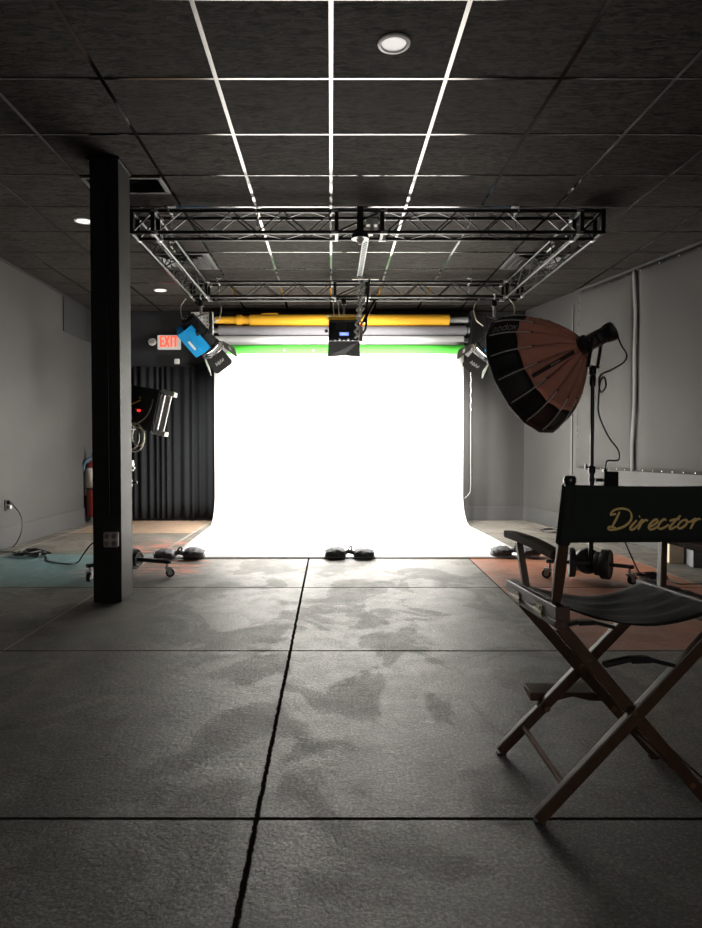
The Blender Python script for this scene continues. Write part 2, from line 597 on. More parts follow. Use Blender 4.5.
# ------------------------------------------------------------------ vents and downlights
def vent(name_label, x, y, w, l, slats, dirx=True):
    t = thing('ceiling_vent', name_label, 'vent', (x, y, CEIL - .002), 'ceiling vents')
    z0 = -.012
    m = MB()
    m.bbox((-w / 2, -l / 2, z0), (w / 2, -l / 2 + .03, 0)); m.bbox((-w / 2, l / 2 - .03, z0), (w / 2, l / 2, 0))
    m.bbox((-w / 2, -l / 2 + .03, z0), (-w / 2 + .03, l / 2 - .03, 0)); m.bbox((w / 2 - .03, -l / 2 + .03, z0), (w / 2, l / 2 - .03, 0))
    m.build('frame', mat('dark_grey_vent_metal', (.06, .058, .056), .5, .2), t, bevel=.003)
    MB().bbox((-w / 2 + .03, -l / 2 + .03, -.003), (w / 2 - .03, l / 2 - .03, 0)).build('backing', SLOT, t)
    return t
vt = vent('dark return-air vent in the ceiling tile beside the black column', -1.525, 4.862, .585, .30, 0)
for i in range(8):
    m = MB(); m.box((0, -.112 + i * .032, -.010), (.52, .020, .003), Matrix.Rotation(R(35), 3, 'X'))
    m.build('slat', BLACK, vt)
for lab, x in (('square ceiling vent of nested louvres over the left side of the truss', -1.525), ('square ceiling vent of nested louvres over the right side of the truss', 2.135)):
    y = 2.868 + .61 * 6 + .305
    vt = vent(lab, x + (.0 if x < 0 else 0), y, .58, .58, 0)
    for q in (.21, .145, .08):
        m = MB()
        for sx, sy in ((1, 0), (-1, 0), (0, 1), (0, -1)):
            rot = Matrix.Rotation(R(35) * sx, 3, 'Y') if sx else Matrix.Rotation(-R(35) * sy, 3, 'X')
            size = (.035, 2 * q, .003) if sx else (2 * q, .035, .003)
            m.box((sx * q, sy * q, -.014), size, rot)
        m.build('louvre', mat('pale_vent_louvre', (.09, .088, .084), .45, .2), vt)

def downlight(label, p, glow, r=.085):
    t = thing('downlight', label, 'ceiling light', (p.x, p.y, CEIL), 'round recessed ceiling lights')
    m = MB()
    prof = [(r * .74, -.004), (r * .80, -.012), (r, -.008), (r * 1.02, -.001), (r * .74, -.001)]
    n = 32; vs = []; fs = []
    for rr, z in prof:
        for k in range(n):
            a = 2 * PI * k / n; vs.append((rr * math.cos(a), rr * math.sin(a), z))
    for i in range(len(prof)):
        i2 = (i + 1) % len(prof)
        for k in range(n):
            k2 = (k + 1) % n; fs.append((i * n + k, i * n + k2, i2 * n + k2, i2 * n + k))
    m.add(vs, fs)
    m.build('trim_ring', mat('white_lamp_ring', (.62, .60, .58), .45), t, smooth=True)
    m = MB(); m.lathe([(r * .745, -.0035), (r * .745, -.002)], 32)
    m.build('lens', glow, t)
    return t
downlight('round white downlight nearest the camera, in a tile right of the centre bar', at_h(394, 43, CEIL), LAMPD, .078)
downlight('round lit downlight partly hidden by the black column', at_h(84, 220.5, CEIL), LAMPW, .08)
downlight('small lit downlight near the black back wall, left of the truss', at_h(160, 290, CEIL), LAMPW, .08)

# ------------------------------------------------------------------ truss
TX0, TX1 = -1.597, 2.18         # chord centre lines
TYF, TYB = 5.22, 7.43           # front face of front span, front face of rear span
TZ0, TZ1, TD = 2.786, 2.955, .17
t = thing('lighting_truss', 'black rectangular box truss hung just under the ceiling', 'truss', (.29, 6.3, TZ0))
def span(axis, a0, a1, c0, c1, lace=.20, gap=None):
    """axis 'x' or 'y'; a0..a1 along it, c0..c1 across it"""
    def P(a, c, z):
        return (a, c, z) if axis == 'x' else (c, a, z)
    r = .015 if axis == 'x' else .012
    for c in (c0, c1):
        for z in (TZ0, TZ1):
            m = MB(); m.cyl(P(a0, c, z), P(a1, c, z), r, 10)
            o = m.build('chord', TRUSS, t, world=True, smooth=True)
    for face in range(4):
        m = MB()
        n = max(2, int(round((a1 - a0) / lace)))
        st = (a1 - a0) / n
        for i in range(n):
            aa, ab = a0 + i * st, a0 + (i + 1) * st
            up = i % 2
            if face < 2:
                c = (c0, c1)[face]
                pa, pb = P(aa, c, (TZ0, TZ1)[up]), P(ab, c, (TZ1, TZ0)[up])
            else:
                z = (TZ0, TZ1)[face - 2]
                pa, pb = P(aa, (c0, c1)[up], z), P(ab, (c1, c0)[up], z)
            m.cyl(pa, pb, .0055, 6)
        m.build('lacing', TRUSS, t, world=True, smooth=True)
def block(x0, x1, y0, y1):
    m = MB()
    for x in (x0, x1):
        for y in (y0, y1):
            m.bbox((x - .016, y - .016, TZ0 - .014), (x + .016, y + .016, TZ1 + .014))
    for z in (TZ0, TZ1):
        for y in (y0, y1):
            m.cyl((x0, y, z), (x1, y, z), .016, 8)
        for x in (x0, x1):
            m.cyl((x, y0, z), (x, y1, z), .016, 8)
    m.cyl((x0, y0, TZ0), (x1, y0, TZ1), .008, 6); m.cyl((x0, y1, TZ0), (x1, y1, TZ1), .008, 6)
    m.build('corner_block', TRUSS, t, world=True)
g = .03
TEE0, TEE1 = .045, .41
for y0 in (TYF, TYB):
    span('x', TX0 + TD + g, TEE0 - g, y0, y0 + TD)
    span('x', TEE1 + g, TX1 - TD - g, y0, y0 + TD)
    block(TX0, TX0 + TD, y0, y0 + TD); block(TX1 - TD, TX1, y0, y0 + TD); block(TEE0, TEE1, y0, y0 + TD)
    for xx in (TX0 + TD + g / 2, TEE0 - g / 2, TEE1 + g / 2, TX1 - TD - g / 2):
        for yy in (y0, y0 + TD):
            for zz in (TZ0, TZ1):
                m = MB(); m.cyl((xx - g / 2 - .012, yy, zz), (xx + g / 2 + .012, yy, zz), .018, 10)
                m.build('coupler', STEEL, t, world=True, smooth=True)
for x0 in (TX0, TX1 - TD):
    span('y', TYF + TD + g, TYB - g, x0, x0 + TD)
    for yy in (TYF + TD + g / 2, TYB - g / 2):
        for xx in (x0, x0 + TD):
            for zz in (TZ0, TZ1):
                m = MB(); m.cyl((xx, yy - g / 2 - .012, zz), (xx, yy + g / 2 + .012, zz), .018, 10)
                m.build('coupler', STEEL, t, world=True, smooth=True)
# hangers to the ceiling
for x, y in ((TX0 + .3, TYF + .08), (1.5, TYF + .08), (TX0 + .3, TYB + .08), (1.6, TYB + .08), (-.6, TYF + .08), (TX0 + .085, 6.2), (TX1 - .085, 6.2)):
    m = MB(); m.cyl((x, y, TZ1 - .10), (x, y, CEIL - .002), .006, 8); m.box((x, y, CEIL - .006), (.06, .04, .008)); m.cyl((x, y - .1, TZ1 + .002), (x, y + .1, TZ1 + .002), .01, 6)
    m.build('hanger', STEEL, t, world=True)

# pale rail running back through the middle of the truss
RX = .30
t = thing('overhead_rail', 'pale metal slotted rail running from front to rear of the truss', 'rail', (RX, 6.4, 2.83))
m = MB()
m.bbox((RX - .026, TYF + TD + .02, 2.842), (RX - .018, 6.86, 2.868)); m.bbox((RX + .018, TYF + TD + .02, 2.842), (RX + .026, 6.86, 2.868))
m.bbox((RX - .026, TYF + TD + .02, 2.868), (RX + .026, 6.86, 2.874))
m.build('channel', WHITEMETAL, t, world=True, bevel=.002)
m = MB()
for i in range(24):
    y = TYF + .26 + i * .056
    m.cyl((RX - .018, y, 2.850), (RX + .018, y + .045, 2.850), .005, 6)
m.build('scissor_links', mat('blue_grey_link', (.25, .32, .38), .35, .6), t, world=True)
for y in (TYF + TD + .03, 6.83):
    MB().bbox((RX - .05, y - .03, 2.830), (RX + .05, y + .03, 2.842)).build('end_bracket', WHITEMETAL, t, world=True, bevel=.003)

# black motorised carriage at the front tee
px = .232
t = thing('rail_carriage', 'black bracket block hanging from the front truss junction', 'bracket', (px, TYF, TZ0))
MB().bbox((px - .026, TYF - .055, TZ0 - .03), (px + .026, TYF - .020, TZ1 + .02)).build('upright', BLACK, t, world=True, bevel=.005)
m = MB(); m.lathe([(.07, .0), (.072, .01), (.066, .034), (.03, .040)], 24, Matrix.Translation((px, TYF - .035, TZ0 - .066)))
m.build('base_plate', BLACK, t, world=True, smooth=True)
m = MB(); m.lathe([(.012, -.04), (.016, -.03), (.03, -.004), (.035, 0)], 20, Matrix.Translation((px, TYF - .035, TZ0 - .067)))
m.build('lamp_cup', WHITEMETAL, t, world=True, smooth=True)
cam_x = .345
t = thing('white_projector', 'small white camera-like unit clamped inside the front truss junction', 'device', (cam_x, TYF + .10, 2.90))
MB().box((cam_x - .01, TYF + .12, 2.905), (.10, .07, .055)).build('body', WHITEMETAL, t, world=True, bevel=.01)
m = MB(); m.cyl((cam_x + .03, TYF + .11, 2.91), (cam_x + .085, TYF + .11, 2.905), .017, 14); m.build('nose', WHITEMETAL, t, world=True, smooth=True)
MB().box((cam_x - .01, TYF + .10, 2.845), (.03, .05, .07)).build('clamp', WHITEMETAL, t, world=True, bevel=.005)

# scissor hanger drooping from the rear end of the rail
HY = 6.80
t = thing('scissor_hanger', 'metal scissor hanger drooping with cables from the rear of the pale rail', 'hanger', (.32, HY, 2.84))
MB().bbox((.22, HY - .02, 2.812), (.50, HY + .0, 2.828)).build('crossbar', WHITEMETAL, t, world=True, bevel=.003)
m = MB()
ys = [2.80 - i * .075 for i in range(9)]
for i in range(8):
    w = .036
    xa = .325 - i * .006
    m.bar((xa - w, HY - .03, ys[i]), (xa + w, HY - .03, ys[i + 1]), .020, .010, (0, 1, 0))
    m.bar((xa + w, HY - .042, ys[i]), (xa - w, HY - .042, ys[i + 1]), .020, .010, (0, 1, 0))
m.build('scissor_arms', STEEL, t, world=True)
m = MB(); m.tube(spline([(.40, HY - .03, 2.81), (.385, HY - .05, 2.65), (.37, HY - .06, 2.5), (.36, HY - .05, 2.3), (.30, HY - .03, 2.22)]), .011, 8)
m.build('cable', CABLE, t, world=True, smooth=True)
m = MB(); m.bar((.46, HY - .03, 2.60), (.335, HY - .05, 2.36), .03, .05, (0, 1, 0)); m.build('black_arm', BLACK, t, world=True, bevel=.004)
m = MB(); m.cyl((.31, HY - .05, 2.16), (.31, HY - .05, 2.33), .020, 12); m.build('spigot', STEEL, t, world=True, smooth=True)
m = MB(); m.lathe([(.012, 0), (.014, .01), (.009, .022)], 12, Matrix.Translation((.315, HY - .07, 2.33)) @ Matrix.Rotation(PI / 2, 4, 'X')); m.build('red_knob', RED, t, world=True)

# ------------------------------------------------------------------ paper rolls and the white sweep
RY = 9.02
def roll_at(pyc, Y):
    return at_y(331, pyc, Y).z
def roll(name, label, x0, x1, Y, z, r, m_, c0, c1, cat='backdrop roll', grp='rolls of backdrop paper'):
    t = thing(name, label, cat, ((x0 + x1) / 2, Y, z), grp)
    m = MB(); m.cyl((x0, Y, z), (x1, Y, z), r, 28); m.build('paper', m_, t, world=True, smooth=True)
    m = MB(); m.cyl((c0, Y, z), (c1, Y, z), r * .55, 16); m.build('core', mat('silver_core_tube', (.5, .5, .5), .35, .6), t, world=True, smooth=True)
    return t
sx = RY / FOC
def X_(px): return (px - PPX) * (RY - .05) / FOC
ry = roll('paper_roll', 'yellow backdrop paper roll, topmost of the rolls above the sweep', X_(250), X_(449), RY, roll_at(320, RY), .077, YELLOW, X_(214), X_(469.5) - .024)
m = MB(); m.cyl((X_(216), RY, roll_at(320, RY)), (X_(251), RY, roll_at(320, RY)), .050, 24, .060); m.build('tapered_paper_end', YELLOW, ry, world=True, smooth=True)
m = MB(); m.cyl((X_(237), RY, roll_at(320, RY)), (X_(242), RY, roll_at(320, RY)), .074, 24); m.build('paper_band', YELLOW, ry, world=True, smooth=True)
m = MB(); m.bbox((X_(262), RY - .03, roll_at(320, RY) + .070), (X_(278), RY + .03, roll_at(320, RY) + .088)); m.build('paper_flap', YELLOW, ry, world=True)
roll('paper_roll', 'grey backdrop paper roll directly under the yellow roll', X_(219), X_(466), RY, roll_at(330.5, RY), .066, GREYPAPER, X_(213), X_(469.5) - .024)
rw = roll('paper_roll', 'white paper roll that feeds the white sweep to the floor', X_(214), X_(463.5), RY + .02, roll_at(340.3, RY), .064, WHITEROLL, X_(211), X_(469.5) - .024)
gz = roll_at(349.3, RY - .12)
rg = roll('paper_roll', 'green backdrop paper roll, lowest of the rolls above the sweep', X_(220), X_(463), RY - .12, gz, .060, GREENPAPER, X_(213), X_(469.5) - .024)
for pxx, w in ((285, .016), (313.5, .02)):
    m = MB(); m.box((X_(pxx), RY - .183, gz - .02), (w, .004, .028 if pxx < 300 else .02)); m.build('white_tape', WHITEPRINT, rg, world=True)

# the sweep itself (child of its roll it is not: one sheet, hangs from the white roll)
z_top = roll_at(341, RY)
rows = []
SY = RY - .05
def sweep_x(f):      # f 0 at the wall .. 1 at the front edge
    return X_(214.6) + f * .06, X_(463.2) + f * .10
prof = [(SY, z_top - .02)]
for i in range(1, 9):
    prof.append((SY, z_top - (z_top - .42) * i / 8))
rad = .42
for i in range(1, 13):
    a = (PI / 2) * i / 12
    prof.append((SY - rad + rad * math.cos(a), .42 - (.42 - .006) * math.sin(a)))
yf = at_h(331, 558.5, 0).y
yend = prof[-1][0]
for i in range(1, 13):
    f = i / 12
    prof.append((yend + (yf - yend) * f, .006 + (.012 * math.sin(f * 6) ** 2 if .1 < f < .95 else 0) * .15))
for y, z in prof:
    f = (SY - y) / (SY - yf)
    xa, xb = sweep_x(f)
    row = []
    for j in range(25):
        g_ = j / 24
        curl = .004 * max(0, f - .96) / .04 * (0.3 + .7 * abs(math.sin(g_ * 5.2)))
        row.append((xa + (xb - xa) * g_, y, z + curl))
    rows.append(row)
m = MB(); m.grid(rows)
tag(m.build('paper_sweep', PAPER, None, smooth=True, solid=.002), 'white seamless paper sweep curving from the rolls onto the floor', 'backdrop')

# brackets that carry the rolls
t = thing('roll_bracket', 'pale perforated bracket at the left end of the paper rolls', 'bracket', (X_(200), RY, 2.6))
bx0, bx1 = at_y(191, 320, 8.6).x, at_y(213, 320, 8.6).x
bz0, bz1 = at_y(200, 346, 8.6).z, at_y(200, 312, 8.6).z
MB().bbox((bx0, 8.60, bz0), (bx1, 8.63, bz1)).build('plate', WHITEMETAL, t, world=True, bevel=.004)
m = MB()
for i in range(6):
    for j in range(9):
        m.cyl((bx0 + .03 + i * (bx1 - bx0 - .06) / 5, 8.597, bz0 + .03 + j * (bz1 - bz0 - .06) / 8), (bx0 + .03 + i * (bx1 - bx0 - .06) / 5, 8.603, bz0 + .03 + j * (bz1 - bz0 - .06) / 8), .010, 8)
m.build('holes', mat('grey_hole', (.25, .25, .25), .6), t, world=True)
m = MB(); m.bbox((bx1 - .05, 8.575, bz0 - .02), (bx1 - .025, 8.60, bz1)); m.build('edge_post', BLACK, t, world=True)
m = MB(); m.bar(((bx0 + bx1) / 2, 8.63, bz1 - .05), ((bx0 + bx1) / 2, BY - .012, bz1 - .05), .04, .04); m.build('wall_arm', BLACK, t, world=True)
t = thing('roll_bracket', 'black toothed bracket with chain at the right end of the paper rolls', 'bracket', (X_(470), RY, 2.5))
hx0 = X_(469.5)
MB().bbox((hx0, RY - .10, roll_at(350, RY)), (hx0 + .05, BY - .002, roll_at(312, RY))).build('plate', BLACK, t, world=True, bevel=.004)
for pyc in (320, 330.5, 340.3, 349):
    m = MB(); m.lathe([(.05, 0), (.05, .012), (.03, .016), (.03, .03)], 16, Matrix.Translation((hx0 - .022, RY - .02 if pyc < 345 else RY - .1, roll_at(pyc, RY))) @ Matrix.Rotation(PI / 2, 4, 'Y'))
    m.build('sprocket', STEEL if pyc in (330.5,) else BLACK, t, world=True, smooth=True)
m = MB()
pz = roll_at(349, RY)
i = 0
while pz - i * .022 > 1.55:
    m.lathe([(.001, -.009), (.008, -.005), (.008, .005), (.001, .009)], 6, Matrix.Translation((hx0 - .012 + .004 * math.sin(i), RY - .17, pz - i * .022)))
    i += 1
m.build('bead_chain', STEEL, t, world=True)
m = MB(); m.tube(spline([(hx0 - .012, RY - .17, 1.56), (hx0 - .01, RY - .17, 1.0), (hx0 - .008, RY - .17, .52), (hx0 - .03, RY - .17, .42), (hx0 - .09, RY - .17, .36)]), .006, 6)
m.build('pull_cord', mat('pale_cord', (.12, .12, .12), .7), t, world=True, smooth=True)

# ------------------------------------------------------------------ blue fresnel spots
FS = 1.02
def fresnel(label, loc, target, side):
    d = (Vector(target) - Vector(loc)).normalized()
    q = d.to_track_quat('Y', 'Z') @ Quaternion((0, 1, 0), R(40) * side)
    t = thing('fresnel_light', label, 'studio light', loc, 'blue and black spotlights hung from the rear truss', q)
    t.scale = (FS, FS, FS)
    # barrel along +Y: rear cap at -.24, lens at +.17
    def LM(y): return Matrix.Translation((0, y, 0)) @ Matrix.Rotation(-PI / 2, 4, 'X')
    m = MB(); m.lathe([(.095, -.25), (.105, -.24), (.105, -.03), (.115, -.02), (.115, .13), (.125, .14), (.125, .17)], 24, Matrix.Rotation(-PI / 2, 4, 'X'))
    hz = m.build('housing', BLACK, t, smooth=True)
    m = MB()
    for i in range(7):
        m.lathe([(.110, -.20 + i * .024), (.110, -.192 + i * .024)], 24, Matrix.Rotation(-PI / 2, 4, 'X'))
    m.build('cooling_fins', BLACK, hz)
    m = MB(); m.lathe([(.07, -.258), (.075, -.249)], 20, Matrix.Rotation(-PI / 2, 4, 'X')); rc = m.build('rear_panel', BLACKM, hz)
    m = MB()
    for a in range(3):
        m.cyl((.03 * math.cos(a * 2.1), -.272, .03 * math.sin(a * 2.1)), (.03 * math.cos(a * 2.1), -.257, .03 * math.sin(a * 2.1)), .008, 8)
    m.build('knobs', STEEL, hz)
    # blue shell: trough under and both sides
    m = MB()
    L0, L1 = -.20, .13
    pr = [(-.118, .02), (-.142, -.07), (-.11, -.178), (.11, -.178), (.142, -.07), (.118, .02)]
    m.grid([[(x, L0, z) for x, z in pr], [(x, L1, z) for x, z in pr]])
    sh = m.build('blue_shell', BLUE, t, solid=.012)
    for sx in (-1, 1):
        m = MB(); m.box((sx * .136, -.015, -.122), (.008, .12, .030), Matrix.Rotation(R(-20) * sx, 3, 'Y')); m.build('white_marking', WHITEPRINT, sh)
        m = MB(); m.cyl((sx * .145, -.10, .02), (sx * .195, -.10, .02), .022, 12); m.build('tilt_knob', BLACK, sh, smooth=True)
    for i in range(3):
        m = MB(); m.bbox((-.06 + i * .045, .045 - .03 * i, -.188), (-.035 + i * .045, .10 - .03 * i, -.183)); m.build('white_marking', WHITEPRINT, sh)
    for rr, yy in ((.118, .185), (.135, .205), (.126, .225)):
        m = MB(); m.tube([(rr * math.cos(2 * PI * i / 36), yy, rr * math.sin(2 * PI * i / 36)) for i in range(36)], .007, 6, True)
        m.build('lens_ring', CHROME if rr > .12 else BLACK, t, smooth=True)
    m = MB(); m.lathe([(.113, .172), (.10, .182), (.04, .19)], 24, Matrix.Rotation(-PI / 2, 4, 'X')); m.build('lens', LENS, t, smooth=True)
    # four barn door leaves
    for i in range(4):
        rot = Matrix.Rotation(i * PI / 2, 3, 'Y')
        w0, w1, ln = .11, .15 if i % 2 == 0 else .12, .18
        spread = .045
        pts = [(-w0, .225, .135), (w0, .225, .135), (w1, .225 + ln * .86, .135 + spread), (w1 * .8, .225 + ln, .135 + spread * 1.12), (-w1 * .8, .225 + ln, .135 + spread * 1.12), (-w1, .225 + ln * .86, .135 + spread)]
        m = MB(); m.add([rot @ Vector(p) for p in pts], [(0, 1, 2, 3, 4, 5)])
        lf = m.build('barn_door', mat('grey_black_leaf', (.032, .031, .030), .45), t, solid=.004)
        m = MB()
        nn = Vector((0, -spread, ln)).normalized()
        glyph = [[(.1 + .62 * i_, .05 + .25 * (i_ % 2)), (.45 + .62 * i_, .75 + .2 * ((i_ + 1) % 3) / 2)] for i_ in range(7)]
        for gl in glyph:
            def pl(x, y):
                v = Vector((-.055 + x * .026, .225 + .07 + y * .045, .135 + spread * (.07 + y * .045) / ln))
                return rot @ (v + nn * .006)
            ribbon(m, gl, lambda u, d: .17, pl)
        m.build('white_print', WHITEPRINT, lf)
    return t, q, d

def hang(t, loc, zt, x_off, q):
    """yoke, spigot, clamp and safety cables in world space, as parts of the lamp"""
    inv = (Matrix.Translation(loc) @ q.to_matrix().to_4x4() @ Matrix.Scale(FS, 4)).inverted()
    def W(m, name, mm, **kw):
        m.v = [inv @ v for v in m.v]
        return m.build(name, mm, t, **kw)
    L = Vector(loc)
    sidev = (q @ Vector((0, 1, 0))).cross(Vector((0, 0, 1))).normalized()
    m = MB()
    top = L + Vector((0, 0, .235))
    for s in (-1, 1):
        m.bar(L + sidev * s * .205, L + sidev * s * .205 + Vector((0, 0, .235)), .008, .035, sidev.cross(Vector((0, 0, 1))))
    m.bar(top - sidev * .209, top + sidev * .209, .035, .008)
    W(m, 'yoke', BLACK)
    m = MB(); m.cyl(top, (top.x, top.y, zt - .04), .016, 12); W(m, 'spigot', STEEL, smooth=True)
    m = MB(); m.lathe([(.026, 0), (.032, .01), (.032, .06), (.02, .075)], 14, Matrix.Translation((top.x, top.y, zt - .115))); W(m, 'clamp', BLACK, smooth=True)
    m = MB(); m.tube([(top.x + .0, top.y + .03 * math.cos(a), zt + .0 + .03 * math.sin(a)) for a in [2 * PI * i / 16 for i in range(16)]], .008, 6, True); W(m, 'clamp_jaw', STEEL, smooth=True)
    for s in (-1, 1):
        a = Vector((top.x + s * .17, top.y, zt - .0245))
        b = L + Vector((s * .09, 0, .13))
        m = MB(); m.tube(spline([a, a + Vector((s * .06, 0, -.09)), a + Vector((s * .045, -.01, -.22)), (a + b) / 2 + Vector((s * .05, -.02, -.11)), b], 8), .007, 6)
        W(m, 'safety_cable', SILVERCABLE, smooth=True)

TZ = TZ0
fl_loc = at_y(201, 336, TYB)
fr_loc = at_y(494, 339, TYB)
tl, ql, dl = fresnel('blue and black spotlight hung at the left rear corner of the truss', fl_loc, (.1, 9.0, .35), 1)
hang(tl, fl_loc, TZ, 0, ql)
tr, qr, dr = fresnel('blue and black spotlight half hidden behind the brown softbox', fr_loc, (.2, 9.0, .35), -1)
hang(tr, fr_loc, TZ, 0, qr)

# ------------------------------------------------------------------ centre panel light
PYp = TYB - .06
pl_ = at_y(344, 335, PYp)
t = thing('panel_light', 'black box light with blue display hanging from the rear truss centre', 'studio light', pl_)
hw, hh = .175, .20
def pb(mx, name, mm, par=t, **kw): return mx.build(name, mm, par, **kw)
rt = Matrix.Rotation(R(8), 3, 'X')
m = MB()
m.bbox((-hw, .04, -.06), (hw, .30, hh)); hb = pb(m, 'housing', BLACKM, bevel=.01)
m = MB()
m.bbox((-hw, -.02, .150), (-hw + .012, .04, -.07)); m.bbox((hw - .012, -.02, .150), (hw, .04, -.07)); m.bbox((-hw, -.02, .150), (hw, .04, .166))
pb(m, 'rear_hood', BLACK)
m = MB(); m.bbox((-hw - .004, -.01, .166), (hw + .004, .10, .205)); pb(m, 'yellow_top_band', YELLOW, bevel=.004)
m = MB(); m.add([(-hw, -.03, -.075), (hw, -.03, -.075), (hw + .012, .02, -.245), (.0, .035, -.228), (-hw - .012, .02, -.245)], [(0, 1, 2, 3, 4)])
pb(m, 'lower_flap', mat('dark_grey_flap', (.04, .04, .042), .5), solid=.006)
m = MB(); m.bbox((-.05, .030, .0), (.055, .0405, .036)); dp = pb(m, 'display', LCD)
m = MB(); m.bbox((-.035, .028, .012), (.035, .031, .018)); m.bbox((-.03, .028, .023), (.02, .031, .027)); m.build('display_readout', mat('pale_readout', (.6, .7, .9), .5, emit=(.7, .8, 1), es=.9), dp)
for i in range(5):
    m = MB(); m.cyl((-.10 + i * .05, .01, -.045), (-.10 + i * .05, .042, -.045), .012, 10); pb(m, 'control_knob', STEEL if i % 2 else BLACK, smooth=True)
m = MB(); m.bbox((-.09, .022, .07), (.03, .042, .135)); pb(m, 'rear_driver_box', BLACK, bevel=.004)
m = MB(); m.bbox((-hw + .02, .06, -.068), (hw - .02, .285, -.060)); pb(m, 'lens', LENS)
m = MB()
for s in (-1, 1):
    m.bar((s * (hw + .018), .10, .06), (s * (hw + .018), .10, .235), .03, .008, (1, 0, 0))
m.bar((-hw - .022, .10, .235), (hw + .022, .10, .235), .03, .008); pb(m, 'yoke', STEEL)
for s in (-1, 1):
    m = MB(); m.cyl((s * (hw + .01), .10, .06), (s * (hw + .045), .10, .06), .022, 12); pb(m, 'tilt_knob', BLACK, smooth=True)
dz = TZ0 - pl_.z
m = MB(); m.cyl((0, .06, .235), (0, .06, dz - .04), .014, 12); pb(m, 'spigot', STEEL, smooth=True)
m = MB(); m.lathe([(.024, 0), (.03, .01), (.03, .06), (.02, .07)], 14, Matrix.Translation((0, .06, dz - .092))); pb(m, 'clamp', BLACK, smooth=True)
for s, x in ((-1, -.11), (-1, -.05), (1, .17)):
    m = MB(); m.tube(spline([(x, .06, dz - .033), (x + .012 * s, .05, dz - .08), (x + .01 * s, .05, .30), (x, .08, .21)]), .008 if x < .1 else .016, 6); pb(m, 'power_lead', WHITEMETAL, smooth=True)

# real light out of the three fixtures, each at its own lens
def spot(name, loc, d, power, size, rad=.1, blend=.6):
    l = bpy.data.lights.new(name, 'SPOT'); l.energy = power; l.spot_size = R(size); l.spot_blend = blend; l.shadow_soft_size = rad
    l.color = (1, .965, .915)
    o = bpy.data.objects.new(name, l); COL.objects.link(o)
    o.location = loc; o.rotation_mode = 'QUATERNION'; o.rotation_quaternion = Vector(d).to_track_quat('-Z', 'Y')
    return o
def area(name, loc, d, power, sx_, sy_, spread=180):
    l = bpy.data.lights.new(name, 'AREA'); l.shape = 'RECTANGLE'; l.size = sx_; l.size_y = sy_; l.energy = power; l.spread = R(spread)
    l.color = (1, .965, .915)
    o = bpy.data.objects.new(name, l); COL.objects.link(o)
    o.location = loc; o.rotation_mode = 'QUATERNION'; o.rotation_quaternion = Vector(d).to_track_quat('-Z', 'Y')
    return o
FP = 860
spot('fresnel_beam', fl_loc + dl * .42, dl, FP, 150, .1, .8)
spot('fresnel_beam', fr_loc + dr * .42, dr, FP, 150, .1, .8)
area('panel_beam', pl_ + Vector((0, .20, -.075)), (0, .35, -1), 420, .28, .17)

# ------------------------------------------------------------------ exit sign, wall box
c = at_y(169, 342.3, BY - .05)
t = thing('exit_sign', 'white lit exit sign with red letters on the black back wall', 'sign', (c.x, BY - .012, c.z))
W2, H2 = .165, .102
MB().bbox((-W2, -.055, -H2), (W2, -.001, H2)).build('housing', mat('lit_sign_face', (.55, .53, .50), .5, emit=(.9, .88, .8), es=.28), t, bevel=.012)
m = MB()
def bar2(x0, y0, x1, y1, w=.028):
    m.bar((x0, -.058, y0), (x1, -.058, y1), w, .006, (0, 1, 0))
lx, lh = -.145, .085
hcap = .078
def E(x):
    bar2(x, -hcap + .01, x, hcap + .01); [bar2(x, z + .01, x + .046, z + .01, .024) for z in (-hcap + .011, 0, hcap - .011)]
def Xl(x):
    bar2(x - .03, -hcap + .01, x + .03, hcap + .01); bar2(x + .03, -hcap + .01, x - .03, hcap + .01)
def I(x): bar2(x, -hcap + .01, x, hcap + .01)
def Tl(x):
    bar2(x, -hcap + .01, x, hcap + .01); bar2(x - .042, hcap - .001, x + .042, hcap - .001, .022)
E(-.112); Xl(-.025); I(.040); Tl(.098)
m.build('letters', EXITR, t)
m = MB(); m.box((-W2 - .055, -.03, .005), (.03, .03, .03)); m.build('lamp_arm', WHITEP, t)
m = MB(); m.lathe([(.02, 0), (.055, .02), (.06, .055), (.05, .065)], 8, Matrix.Translation((-W2 - .068, -.03, -.02)) @ Matrix.Rotation(R(60), 4, 'X')); m.build('lamp_head', WHITEP, t)
c = at_y(177, 361.5, BY - .03)
t = tag(MB().box((c.x, BY - .033, c.z), (.075, .04, .075)).build('wall_sensor', WHITEP, None, bevel=.012), 'small white box on the black wall under the exit sign', 'sensor')

